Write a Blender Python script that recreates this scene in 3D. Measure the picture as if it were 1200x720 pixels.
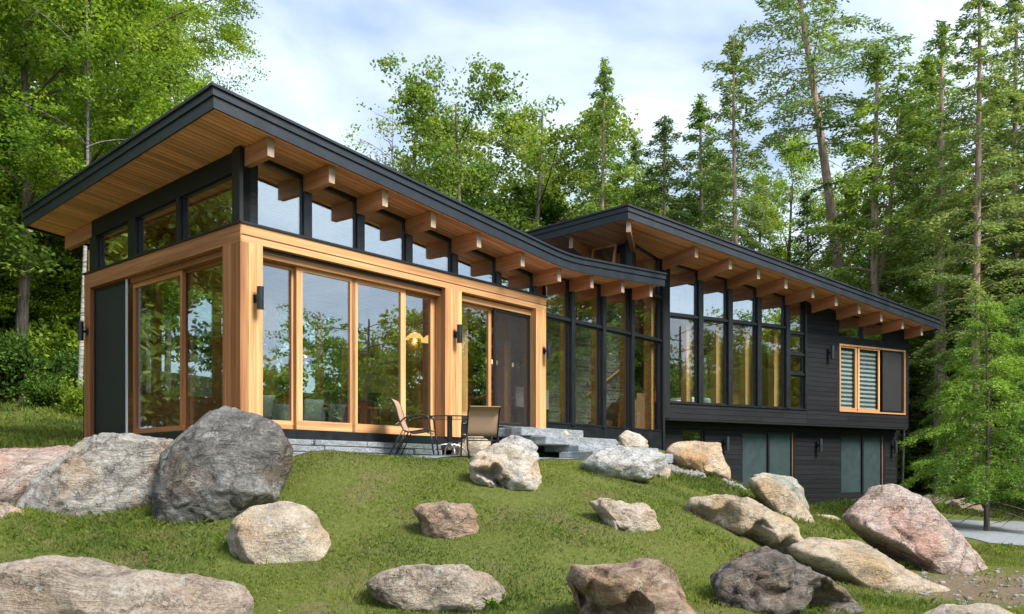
import bpy, math, random
import numpy as np
from mathutils import Vector, noise

for o in list(bpy.data.objects):
    bpy.data.objects.remove(o)
S = bpy.context.scene
COL = S.collection
rnd = random.Random(7)

# ------------------------------------------------------------------ camera, sky, sun, exposure
F_PX, CX, CY = 1038.0, 600.0, 560.0      # eye level is z = 0, camera looks along +Y
cam_d = bpy.data.cameras.new("camera")
cam = bpy.data.objects.new("camera", cam_d)
COL.objects.link(cam)
cam.location = (0, 0, 0)
cam.rotation_euler = (math.radians(90), 0, 0)
cam_d.sensor_width = 36.0
cam_d.lens = 36.0 * F_PX / 1200.0
cam_d.shift_y = (CY - 360.0) / 1200.0
cam_d.clip_end = 2000.0
cam_d.clip_start = 0.05
S.camera = cam

SUN_EL, SUN_AZ = math.radians(46), math.radians(128)     # azimuth from +Y towards +X
world = bpy.data.worlds.new("World")
S.world = world
world.use_nodes = True
wn = world.node_tree.nodes
wl = world.node_tree.links
wn.clear()
w_out = wn.new("ShaderNodeOutputWorld")
w_bg = wn.new("ShaderNodeBackground")
w_bg.inputs[1].default_value = 0.106
sky = wn.new("ShaderNodeTexSky")
sky.sky_type = 'NISHITA'
sky.sun_disc = False
sky.sun_elevation = SUN_EL
sky.sun_rotation = SUN_AZ
sky.air_density = 1.0
sky.dust_density = 1.6
tc = wn.new("ShaderNodeTexCoord")
sep = wn.new("ShaderNodeSeparateXYZ")
wl.new(tc.outputs["Generated"], sep.inputs[0])
addz = wn.new("ShaderNodeMath"); addz.operation = 'ADD'; addz.inputs[1].default_value = 0.32
absz = wn.new("ShaderNodeMath"); absz.operation = 'ABSOLUTE'
wl.new(sep.outputs[2], absz.inputs[0]); wl.new(absz.outputs[0], addz.inputs[0])
dvx = wn.new("ShaderNodeMath"); dvx.operation = 'DIVIDE'
dvy = wn.new("ShaderNodeMath"); dvy.operation = 'DIVIDE'
wl.new(sep.outputs[0], dvx.inputs[0]); wl.new(addz.outputs[0], dvx.inputs[1])
wl.new(sep.outputs[1], dvy.inputs[0]); wl.new(addz.outputs[0], dvy.inputs[1])
cmb = wn.new("ShaderNodeCombineXYZ")
wl.new(dvx.outputs[0], cmb.inputs[0]); wl.new(dvy.outputs[0], cmb.inputs[1])
cn = wn.new("ShaderNodeTexNoise")
cn.inputs["Scale"].default_value = 2.1
cn.inputs["Detail"].default_value = 7.0
cn.inputs["Roughness"].default_value = 0.52
cn.inputs["Distortion"].default_value = 0.35
wl.new(cmb.outputs[0], cn.inputs["Vector"])
cr = wn.new("ShaderNodeValToRGB")
cr.color_ramp.elements[0].position = 0.30; cr.color_ramp.elements[0].color = (0.50, 0.50, 0.50, 1)
cr.color_ramp.elements[1].position = 0.66; cr.color_ramp.elements[1].color = (0.97, 0.97, 0.97, 1)
wl.new(cn.outputs["Fac"], cr.inputs[0])
cc = wn.new("ShaderNodeValToRGB")
cc.color_ramp.elements[0].position = 0.40; cc.color_ramp.elements[0].color = (2.75, 3.45, 4.5, 1)
cc.color_ramp.elements[1].position = 0.64; cc.color_ramp.elements[1].color = (5.3, 5.9, 6.6, 1)
wl.new(cn.outputs["Fac"], cc.inputs[0])
wm = wn.new("ShaderNodeMix"); wm.data_type = 'RGBA'
wl.new(cr.outputs["Color"], wm.inputs[0])
wl.new(sky.outputs[0], wm.inputs[6]); wl.new(cc.outputs["Color"], wm.inputs[7])
wl.new(wm.outputs[2], w_bg.inputs[0])
wl.new(w_bg.outputs[0], w_out.inputs[0])

sun_d = bpy.data.lights.new("sun", 'SUN')
sun_d.energy = 3.0
sun_d.angle = math.radians(22)
sun_d.color = (1.0, 0.95, 0.87)
sun = bpy.data.objects.new("sun", sun_d)
COL.objects.link(sun)
sdir = Vector((math.sin(SUN_AZ) * math.cos(SUN_EL), math.cos(SUN_AZ) * math.cos(SUN_EL), math.sin(SUN_EL)))
sun.rotation_euler = sdir.to_track_quat('Z', 'Y').to_euler()
sun.location = sdir * 60

S.view_settings.view_transform = 'Standard'
S.view_settings.look = 'None'
S.view_settings.gamma = 1.0
S.view_settings.exposure = 1.22
S.render.engine = 'CYCLES'
S.cycles.max_bounces = 8
S.cycles.diffuse_bounces = 6
S.cycles.glossy_bounces = 4
S.cycles.transmission_bounces = 4
S.cycles.transparent_max_bounces = 14
S.cycles.caustics_reflective = False
S.cycles.caustics_refractive = False

# ------------------------------------------------------------------ materials
def new_mat(name):
    m = bpy.data.materials.new(name)
    m.use_nodes = True
    nt = m.node_tree
    nt.nodes.clear()
    out = nt.nodes.new("ShaderNodeOutputMaterial")
    return m, nt, out

def N(nt, kind, **kw):
    n = nt.nodes.new("ShaderNode" + kind)
    for k, v in kw.items():
        if k in n.inputs:
            n.inputs[k].default_value = v
        else:
            setattr(n, k, v)
    return n

def ramp(nt, src, stops):
    r = nt.nodes.new("ShaderNodeValToRGB")
    els = r.color_ramp.elements
    while len(els) < len(stops):
        els.new(0.5)
    for e, (p, c) in zip(els, stops):
        e.position = p
        e.color = (c[0], c[1], c[2], 1) if not isinstance(c, (int, float)) else (c, c, c, 1)
    nt.links.new(src, r.inputs[0])
    return r.outputs[0]

def mixc(nt, fac, a, b, mode='MIX'):
    m = nt.nodes.new("ShaderNodeMix")
    m.data_type = 'RGBA'
    m.blend_type = mode
    for sock, v in ((m.inputs[0], fac), (m.inputs[6], a), (m.inputs[7], b)):
        if hasattr(v, 'is_linked'):
            nt.links.new(v, sock)
        elif isinstance(v, (int, float)):
            sock.default_value = v
        else:
            sock.default_value = (*v[:3], 1)
    return m.outputs[2]

def bump(nt, h, strength, dist):
    b = nt.nodes.new("ShaderNodeBump")
    b.inputs["Strength"].default_value = strength
    b.inputs["Distance"].default_value = dist
    nt.links.new(h, b.inputs["Height"])
    return b.outputs[0]

def mapping(nt, src, scale=(1, 1, 1), rot=(0, 0, 0)):
    m = nt.nodes.new("ShaderNodeMapping")
    m.inputs["Scale"].default_value = scale
    m.inputs["Rotation"].default_value = rot
    nt.links.new(src, m.inputs[0])
    return m.outputs[0]

def principled(nt, out, color=None, rough=0.6, normal=None, spec=0.4, metal=0.0):
    p = nt.nodes.new("ShaderNodeBsdfPrincipled")
    if color is not None:
        if hasattr(color, 'is_linked'):
            nt.links.new(color, p.inputs["Base Color"])
        else:
            p.inputs["Base Color"].default_value = (*color[:3], 1)
    if hasattr(rough, 'is_linked'):
        nt.links.new(rough, p.inputs["Roughness"])
    else:
        p.inputs["Roughness"].default_value = rough
    p.inputs["Specular IOR Level"].default_value = spec
    p.inputs["Metallic"].default_value = metal
    if normal is not None:
        nt.links.new(normal, p.inputs["Normal"])
    nt.links.new(p.outputs[0], out.inputs[0])
    return p

def wood_mat(name, dark, mid, light, rough=0.5, grain=38.0, tint=0.22, knots=False, strips=0.0):
    """grain runs along U of the metre-scaled UVs"""
    m, nt, out = new_mat(name)
    uv = N(nt, "UVMap")
    g = N(nt, "TexNoise", Scale=1.0, Detail=6.0, Roughness=0.6, Distortion=0.6)
    nt.links.new(mapping(nt, uv.outputs[0], (0.9, grain, 1)), g.inputs["Vector"])
    g2 = N(nt, "TexNoise", Scale=1.0, Detail=3.0, Roughness=0.5)
    nt.links.new(mapping(nt, uv.outputs[0], (0.35, grain * 0.16, 1)), g2.inputs["Vector"])
    base = ramp(nt, g.outputs["Fac"], [(0.28, dark), (0.5, mid), (0.74, light)])
    broad = ramp(nt, g2.outputs["Fac"], [(0.3, 0.72), (0.7, 1.18)])
    col = mixc(nt, 1.0, base, broad, 'MULTIPLY')
    oi = N(nt, "ObjectInfo")
    rr = ramp(nt, oi.outputs["Random"], [(0.0, (1 - tint, 1 - tint * 1.05, 1 - tint * 1.1)), (0.5, (1, 1, 1)), (1.0, (1 + tint * .6, 1 + tint * .55, 1 + tint * .5))])
    col = mixc(nt, 1.0, col, rr, 'MULTIPLY')
    if strips:
        v = N(nt, "TexNoise", Scale=1.0, Detail=0.0)
        nt.links.new(mapping(nt, uv.outputs[0], (0.02, strips, 1)), v.inputs["Vector"])
        col = mixc(nt, 1.0, col, ramp(nt, v.outputs["Fac"], [(0.35, (.8, .74, .7)), (0.62, (1.1, 1.1, 1.1))]), 'MULTIPLY')
    if knots:
        k = N(nt, "TexVoronoi", Scale=1.0)
        nt.links.new(mapping(nt, uv.outputs[0], (2.3, 6.5, 1)), k.inputs["Vector"])
        col = mixc(nt, ramp(nt, k.outputs["Distance"], [(0.04, 0.75), (0.13, 0.0)]), col, (dark[0] * .45, dark[1] * .4, dark[2] * .4))
    h = bump(nt, g.outputs["Fac"], 0.25, 0.004)
    principled(nt, out, col, rough, h, 0.35)
    return m

def plain_mat(name, col, rough=0.5, metal=0.0, var=0.25, scale=9.0, spec=0.45, bmp=0.08):
    m, nt, out = new_mat(name)
    t = N(nt, "TexCoord")
    n = N(nt, "TexNoise", Scale=scale, Detail=5.0, Roughness=0.6)
    nt.links.new(t.outputs["Object"], n.inputs["Vector"])
    c = ramp(nt, n.outputs["Fac"], [(0.3, tuple(x * (1 - var) for x in col)), (0.7, tuple(x * (1 + var) for x in col))])
    oi = N(nt, "ObjectInfo")
    c = mixc(nt, 1.0, c, ramp(nt, oi.outputs["Random"], [(0, 0.86), (1, 1.1)]), 'MULTIPLY')
    rg = ramp(nt, n.outputs["Fac"], [(0.3, max(0.02, rough - .08)), (0.7, min(1, rough + .08))])
    principled(nt, out, c, rg, bump(nt, n.outputs["Fac"], bmp, 0.01), spec, metal)
    return m

def siding_mat(name, col):
    m, nt, out = new_mat(name)
    uv = N(nt, "UVMap")
    g = N(nt, "TexNoise", Scale=1.0, Detail=6.0, Roughness=0.65)
    nt.links.new(mapping(nt, uv.outputs[0], (1.6, 55, 1)), g.inputs["Vector"])
    c = ramp(nt, g.outputs["Fac"], [(0.3, tuple(x * .55 for x in col)), (0.72, tuple(x * 1.75 for x in col))])
    oi = N(nt, "ObjectInfo")
    c = mixc(nt, 1.0, c, ramp(nt, oi.outputs["Random"], [(0, 0.75), (1, 1.3)]), 'MULTIPLY')
    principled(nt, out, c, 0.62, bump(nt, g.outputs["Fac"], 0.5, 0.004), 0.22)
    return m

def glass_mat(name, tint, r0, r1, dirt=0.0):
    m, nt, out = new_mat(name)
    t = N(nt, "TexCoord")
    n = N(nt, "TexNoise", Scale=0.55, Detail=2.0)
    nt.links.new(t.outputs["Object"], n.inputs["Vector"])
    nb = bump(nt, n.outputs["Fac"], 0.04, 0.03)
    tr = N(nt, "BsdfTransparent")
    tr.inputs[0].default_value = (*tint, 1)
    gl = N(nt, "BsdfGlossy")
    gl.inputs["Roughness"].default_value = 0.0
    gl.inputs["Color"].default_value = (0.88, 0.95, 1.0, 1)
    nt.links.new(nb, gl.inputs["Normal"])
    lw = N(nt, "LayerWeight"); lw.inputs["Blend"].default_value = 0.5
    mr = N(nt, "MapRange")
    mr.inputs["To Min"].default_value = r0
    mr.inputs["To Max"].default_value = r1
    pw = N(nt, "Math", operation='POWER'); pw.inputs[1].default_value = 2.6
    nt.links.new(lw.outputs["Facing"], pw.inputs[0])
    nt.links.new(pw.outputs[0], mr.inputs["Value"])
    mx = N(nt, "MixShader")
    nt.links.new(mr.outputs[0], mx.inputs[0])
    nt.links.new(tr.outputs[0], mx.inputs[1])
    nt.links.new(gl.outputs[0], mx.inputs[2])
    nt.links.new(mx.outputs[0], out.inputs[0])
    return m

def screen_mat(name, col, open_):
    m, nt, out = new_mat(name)
    tr = N(nt, "BsdfTransparent")
    p = N(nt, "BsdfPrincipled")
    p.inputs["Base Color"].default_value = (*col, 1)
    p.inputs["Roughness"].default_value = 0.55
    t = N(nt, "TexCoord")
    n = N(nt, "TexNoise", Scale=3.0, Detail=4.0)
    nt.links.new(t.outputs["Object"], n.inputs["Vector"])
    mx = N(nt, "MixShader")
    nt.links.new(ramp(nt, n.outputs["Fac"], [(0.3, 1 - open_ * 1.2), (0.7, 1 - open_ * .8)]), mx.inputs[0])
    nt.links.new(tr.outputs[0], mx.inputs[1])
    nt.links.new(p.outputs[0], mx.inputs[2])
    nt.links.new(mx.outputs[0], out.inputs[0])
    return m

def emit_mat(name, col, strength):
    m, nt, out = new_mat(name)
    e = N(nt, "Emission", Strength=strength)
    e.inputs[0].default_value = (*col, 1)
    nt.links.new(e.outputs[0], out.inputs[0])
    return m

def leaf_mat(name, c_dark, c_mid, c_light, trans=0.35, hue=0.0):
    m, nt, out = new_mat(name)
    geo = N(nt, "NewGeometry")
    oi = N(nt, "ObjectInfo")
    col = ramp(nt, geo.outputs["Random Per Island"], [(0.0, c_dark), (0.5, c_mid), (1.0, c_light)])
    t = N(nt, "TexCoord")
    n = N(nt, "TexNoise", Scale=0.55, Detail=3.0)
    nt.links.new(t.outputs["Object"], n.inputs["Vector"])
    col = mixc(nt, 1.0, col, ramp(nt, n.outputs["Fac"], [(0.32, (.62, .72, .75)), (0.68, (1.3, 1.2, 1.05))]), 'MULTIPLY')
    col = mixc(nt, 1.0, col, ramp(nt, oi.outputs["Random"], [(0, (.8, .88, .95)), (1, (1.18, 1.12, .95))]), 'MULTIPLY')
    p = N(nt, "BsdfPrincipled")
    p.inputs["Roughness"].default_value = 0.6
    p.inputs["Specular IOR Level"].default_value = 0.25
    nt.links.new(col, p.inputs["Base Color"])
    tl = N(nt, "BsdfTranslucent")
    nt.links.new(mixc(nt, 1.0, col, (1.25, 1.2, .6), 'MULTIPLY'), tl.inputs[0])
    mx = N(nt, "MixShader")
    mx.inputs[0].default_value = trans
    nt.links.new(p.outputs[0], mx.inputs[1])
    nt.links.new(tl.outputs[0], mx.inputs[2])
    nt.links.new(mx.outputs[0], out.inputs[0])
    return m

def bark_mat(name, c1, c2, birch=False):
    m, nt, out = new_mat(name)
    t = N(nt, "TexCoord")
    n = N(nt, "TexNoise", Scale=1.0, Detail=6.0, Roughness=0.7)
    sc = (3, 3, 22) if birch else (14, 14, 2.2)
    nt.links.new(mapping(nt, t.outputs["Object"], sc), n.inputs["Vector"])
    c = ramp(nt, n.outputs["Fac"], [(0.36, c1), (0.62, c2)])
    b = N(nt, "TexNoise", Scale=0.7, Detail=3.0)
    nt.links.new(t.outputs["Object"], b.inputs["Vector"])
    c = mixc(nt, 1.0, c, ramp(nt, b.outputs["Fac"], [(0.3, (.7, .72, .72)), (0.7, (1.2, 1.15, 1.1))]), 'MULTIPLY')
    principled(nt, out, c, 0.9, bump(nt, n.outputs["Fac"], 0.9, 0.03), 0.15)
    return m

def rock_mat(name, c_dark, c_mid, c_light, stain, stain_amt=0.5, rot=(0.3, 0.5, 0.2), strata=1.0, bscale=1.0, moss=0.0, speck=0.5):
    m, nt, out = new_mat(name)
    t = N(nt, "TexCoord")
    P = t.outputs["Object"]
    big = N(nt, "TexNoise", Scale=1.5 * bscale, Detail=8.0, Roughness=0.62, Distortion=0.5)
    nt.links.new(P, big.inputs["Vector"])
    fine = N(nt, "TexNoise", Scale=26.0 * bscale, Detail=6.0, Roughness=0.75)
    nt.links.new(P, fine.inputs["Vector"])
    st = N(nt, "TexNoise", Scale=1.0, Detail=7.0, Roughness=0.72, Distortion=2.2)
    nt.links.new(mapping(nt, P, (1.5 * bscale, 1.5 * bscale, 6.0 * bscale), rot), st.inputs["Vector"])
    crk = N(nt, "TexVoronoi", feature='DISTANCE_TO_EDGE', Scale=0.8 * bscale)
    dist = N(nt, "VectorMath", operation='ADD')
    nz = N(nt, "TexNoise", Scale=3.0 * bscale, Detail=4.0)
    nt.links.new(P, nz.inputs["Vector"])
    nt.links.new(mapping(nt, P, (1, 1, 2.2), rot), dist.inputs[0]); nt.links.new(nz.outputs["Color"], dist.inputs[1])
    nt.links.new(dist.outputs[0], crk.inputs["Vector"])
    base = ramp(nt, big.outputs["Fac"], [(0.3, c_dark), (0.5, c_mid), (0.68, c_light)])
    base = mixc(nt, 0.5 * strata, base, ramp(nt, st.outputs["Fac"], [(0.34, tuple(x * .55 for x in c_dark)), (0.5, c_mid), (0.66, tuple(min(1, x * 1.15) for x in c_light))]))
    sn = N(nt, "TexNoise", Scale=1.1 * bscale, Detail=5.0, Roughness=0.6)
    nt.links.new(mapping(nt, P, (1, 1, 1), (1, 2, 3)), sn.inputs["Vector"])
    base = mixc(nt, ramp(nt, sn.outputs["Fac"], [(0.48, 0.0), (0.66, stain_amt)]), base, stain)
    base = mixc(nt, 1.0, base, ramp(nt, fine.outputs["Fac"], [(0.34, 1 - speck * .8), (0.5, 1.0), (0.68, 1 + speck * .55)]), 'MULTIPLY')
    crack = ramp(nt, crk.outputs["Distance"], [(0.0, 0.0), (0.025, 1.0)])
    base = mixc(nt, 1.0, base, ramp(nt, crk.outputs["Distance"], [(0.0, 0.85), (0.012, 1.0)]), 'MULTIPLY')
    wv = N(nt, "TexWave", wave_type='BANDS', bands_direction='Z')
    wv.inputs["Scale"].default_value = .75 * bscale; wv.inputs["Distortion"].default_value = 13.0
    wv.inputs["Detail"].default_value = 6.0; wv.inputs["Detail Scale"].default_value = 1.4; wv.inputs["Detail Roughness"].default_value = 0.68
    nt.links.new(mapping(nt, P, (1, 1, 1), rot), wv.inputs["Vector"])
    seam = ramp(nt, wv.outputs["Fac"], [(0.0, 0.0), (0.10, 1.0)])
    base = mixc(nt, 1.0, base, ramp(nt, wv.outputs["Fac"], [(0.0, 1 - .42 * strata), (0.05, 1 - .15 * strata), (0.14, 1.0), (0.9, 1.0), (1.0, 1.12)]), 'MULTIPLY')
    pit = N(nt, "TexNoise", Scale=9.0 * bscale, Detail=9.0, Roughness=0.8)
    nt.links.new(P, pit.inputs["Vector"])
    base = mixc(nt, 1.0, base, ramp(nt, pit.outputs["Fac"], [(0.33, .42), (0.44, 1.0), (0.60, 1.0), (0.70, 1.3)]), 'MULTIPLY')
    lich = N(nt, "TexNoise", Scale=5.0 * bscale, Detail=7.0, Roughness=0.75)
    nt.links.new(mapping(nt, P, (1, 1, 1), (3, 1, 2)), lich.inputs["Vector"])
    base = mixc(nt, ramp(nt, lich.outputs["Fac"], [(0.57, 0.0), (0.63, .55)]), base, tuple(min(.72, x * 1.25) for x in c_light))
    if moss:
        mn = N(nt, "TexNoise", Scale=2.2 * bscale, Detail=6.0, Roughness=0.7)
        nt.links.new(mapping(nt, P, (1, 1, 1), (2, 1, 0)), mn.inputs["Vector"])
        base = mixc(nt, ramp(nt, mn.outputs["Fac"], [(0.5, 0.0), (0.64, moss)]), base, (.085, .10, .035))
    hsum = N(nt, "Math", operation='MULTIPLY_ADD')
    nt.links.new(st.outputs["Fac"], hsum.inputs[0]); hsum.inputs[1].default_value = 1.1 * strata
    nt.links.new(big.outputs["Fac"], hsum.inputs[2])
    h2 = N(nt, "Math", operation='MULTIPLY_ADD')
    nt.links.new(fine.outputs["Fac"], h2.inputs[0]); h2.inputs[1].default_value = 0.32
    nt.links.new(hsum.outputs[0], h2.inputs[2])
    h3 = N(nt, "Math", operation='MULTIPLY_ADD')
    nt.links.new(crack, h3.inputs[0]); h3.inputs[1].default_value = 0.08
    nt.links.new(h2.outputs[0], h3.inputs[2])
    h4 = N(nt, "Math", operation='MULTIPLY_ADD')
    nt.links.new(seam, h4.inputs[0]); h4.inputs[1].default_value = 0.20 * strata
    nt.links.new(h3.outputs[0], h4.inputs[2])
    h5 = N(nt, "Math", operation='MULTIPLY_ADD')
    nt.links.new(pit.outputs["Fac"], h5.inputs[0]); h5.inputs[1].default_value = 0.8
    nt.links.new(h4.outputs[0], h5.inputs[2])
    principled(nt, out, base, 0.85, bump(nt, h5.outputs[0], 1.0, 0.11), 0.2)
    return m

M = {}
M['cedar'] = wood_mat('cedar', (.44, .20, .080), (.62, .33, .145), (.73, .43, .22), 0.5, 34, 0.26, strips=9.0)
M['cedar_dark'] = wood_mat('cedar_dark', (.30, .110, .042), (.42, .175, .070), (.52, .245, .105), 0.5, 34, 0.26, strips=9.0)  # same cedar, with the dimmer light on the left end put into its colour
M['soffit'] = wood_mat('soffit_pine', (.62, .235, .150), (.80, .36, .235), (.86, .47, .33), 0.55, 30, 0.24, knots=True)
M['beam'] = wood_mat('beam_timber', (.40, .155, .080), (.56, .235, .130), (.66, .315, .185), 0.6, 26, 0.16, knots=True)
M['beam_end'] = plain_mat('weathered_beam_end', (.38, .29, .22), 0.75, 0, .3, 14)
M['inner_wood'] = wood_mat('interior_fir', (.56, .28, .10), (.70, .39, .15), (.78, .48, .21), 0.45, 30, 0.12)
M['floor_wood'] = wood_mat('interior_floor_oak', (.22, .12, .06), (.32, .18, .09), (.40, .24, .13), 0.35, 24, 0.2)
M['siding'] = siding_mat('charred_siding', (.0105, .0118, .0138))
M['black'] = plain_mat('black_metal_frame', (.010, .012, .015), 0.38, 0.0, .2, 6, .5, .03)
M['fascia'] = plain_mat('black_painted_fascia', (.012, .018, .027), 0.45, 0.0, .25, 3, .5, .04)
M['white_metal'] = plain_mat('white_painted_track', (.72, .74, .75), 0.4, 0, .04)
M['glass'] = glass_mat('window_glass', (.96, .98, .965), 0.115, 0.94)
M['glass_sky'] = glass_mat('mirrored_sash_glass', (.7, .8, .8), 0.55, 0.98)
M['glass_door'] = glass_mat('coated_door_glass', (.94, .975, .955), 0.22, 0.96)
M['glass_low'] = glass_mat('low_sheen_glass', (.90, .95, .94), 0.05, 0.6)
M['glass_clear'] = glass_mat('upper_window_glass', (.80, .88, .87), 0.36, 0.98)
M['frosted'] = plain_mat('blue_grey_blind_glass', (.045, .068, .072), 0.12, 0, .15, 5, .6, .02)
M['screen'] = screen_mat('insect_screen_mesh', (.022, .021, .022), 0.58)
M['screen_dense'] = screen_mat('dense_screen_mesh', (.026, .027, .028), 0.16)
M['stone_slab'] = rock_mat('blue_grey_flagstone', (.34, .38, .41), (.47, .52, .56), (.60, .64, .67), (.46, .43, .38), .25, (0, 0, 0), .35, 2.2, 0, .25)
M['ledge'] = rock_mat('grey_ledgestone', (.26, .27, .265), (.42, .43, .42), (.56, .57, .55), (.34, .30, .22), .4, (0, 0, 0), .3, 2.0, 0, .3)
M['concrete'] = plain_mat('concrete', (.30, .29, .27), 0.85, 0, .2, 5)
M['sling'] = plain_mat('tan_sling_fabric', (.38, .25, .17), 0.8, 0, .12, 60)
M['chair_metal'] = plain_mat('dark_bronze_metal', (.045, .04, .038), 0.35, 0.6, .2, 8)
M['chrome'] = plain_mat('brushed_aluminium', (.62, .64, .66), 0.28, 0.9, .1, 8)
M['table_glass'] = glass_mat('table_glass', (.78, .84, .80), 0.10, 0.85)
M['cushion'] = plain_mat('sage_green_cushion', (.19, .235, .21), 0.85, 0, .12, 30)
M['sofa'] = plain_mat('grey_sofa_fabric', (.13, .15, .16), 0.9, 0, .12, 30)
M['white_cloth'] = plain_mat('pale_blue_bedding', (.62, .70, .74), 0.9, 0, .12, 14)
M['red_cloth'] = plain_mat('red_cushion_fabric', (.42, .06, .035), 0.85, 0, .15, 30)
M['blind'] = plain_mat('white_roller_blind', (.50, .51, .52), 0.8, 0, .06, 5)
M['blind_dark'] = plain_mat('sheer_grey_blind', (.075, .085, .09), 0.5, 0, .1, 5)
M['lamp_glow'] = emit_mat('warm_lamp_glow', (1.0, .58, .18), .75)
M['lamp_white'] = emit_mat('white_bulb_glow', (1.0, .80, .5), .6)
M['lampshade'] = plain_mat('amber_lampshade', (.75, .50, .18), 0.6)
M['gravel'] = plain_mat('pale_pebble', (.24, .225, .205), 0.85, 0, .45, 10)
M['asphalt'] = plain_mat('gravel_drive', (.26, .28, .30), 0.9, 0, .22, 14, .25, .3)

# leaves
M['leaf_maple'] = leaf_mat('maple_leaf', (0.106, 0.184, 0.017), (0.219, 0.344, 0.036), (0.376, 0.486, 0.073), .50)
M['leaf_olive'] = leaf_mat('olive_leaf', (0.113, 0.184, 0.034), (0.207, 0.311, 0.064), (0.335, 0.431, 0.117), .48)
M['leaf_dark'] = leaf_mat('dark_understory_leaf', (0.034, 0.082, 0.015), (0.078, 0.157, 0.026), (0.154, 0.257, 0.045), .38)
M['needle'] = leaf_mat('hemlock_needle', (0.099, 0.179, 0.043), (0.192, 0.304, 0.073), (0.327, 0.438, 0.128), .5)
M['needle_blue'] = leaf_mat('grey_hemlock_needle', (0.109, 0.174, 0.068), (0.201, 0.290, 0.113), (0.327, 0.412, 0.177), .5)
M['needle_fresh'] = leaf_mat('young_hemlock_needle', (0.095, 0.188, 0.030), (0.182, 0.320, 0.056), (0.301, 0.451, 0.096), .42)
M['grass'] = leaf_mat('grass_blade', (.098, .140, .022), (.150, .210, .034), (.235, .26, .076), .40)
def grass_patch(m):
    nt = m.node_tree
    p = next(n for n in nt.nodes if n.type == 'BSDF_PRINCIPLED')
    src = p.inputs["Base Color"].links[0].from_socket
    t = N(nt, "TexCoord")
    n1 = N(nt, "TexNoise", Scale=1.7, Detail=6.0, Roughness=0.65)
    nt.links.new(t.outputs["Object"], n1.inputs["Vector"])
    c = mixc(nt, ramp(nt, n1.outputs["Fac"], [(0.50, 0.0), (0.68, .75)]), src, (.27, .215, .10))
    n2 = N(nt, "TexNoise", Scale=.45, Detail=4.0)
    nt.links.new(t.outputs["Object"], n2.inputs["Vector"])
    c = mixc(nt, 1.0, c, ramp(nt, n2.outputs["Fac"], [(0.35, (.62, .72, .7)), (0.65, (1.12, 1.12, 1.0))]), 'MULTIPLY')
    nt.links.new(c, p.inputs["Base Color"])
grass_patch(M['grass'])
M['bark'] = bark_mat('grey_brown_bark', (.065, .052, .043), (.21, .175, .15))
M['bark_red'] = bark_mat('pinkish_brown_bark', (0.247, 0.175, 0.140), (0.546, 0.413, 0.342))
M['bark_pale'] = bark_mat('pale_birch_bark', (.10, .09, .08), (.50, .49, .46), True)
M['bark_dead'] = bark_mat('weathered_dead_wood', (.16, .14, .14), (.34, .31, .30))

# ------------------------------------------------------------------ helpers
def tag(o, label=None, cat=None, group=None, kind=None):
    if label: o['label'] = label
    if cat: o['category'] = cat
    if group: o['group'] = group
    if kind: o['kind'] = kind
    return o

def empty(name, loc, label=None, cat=None, group=None):
    o = bpy.data.objects.new(name, None)
    o.location = loc
    o.empty_display_size = 0.2
    COL.objects.link(o)
    return tag(o, label, cat, group)

def wloc(o):
    v = Vector((0, 0, 0))
    while o is not None:
        v += Vector(o.location)
        o = o.parent
    return v

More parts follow.
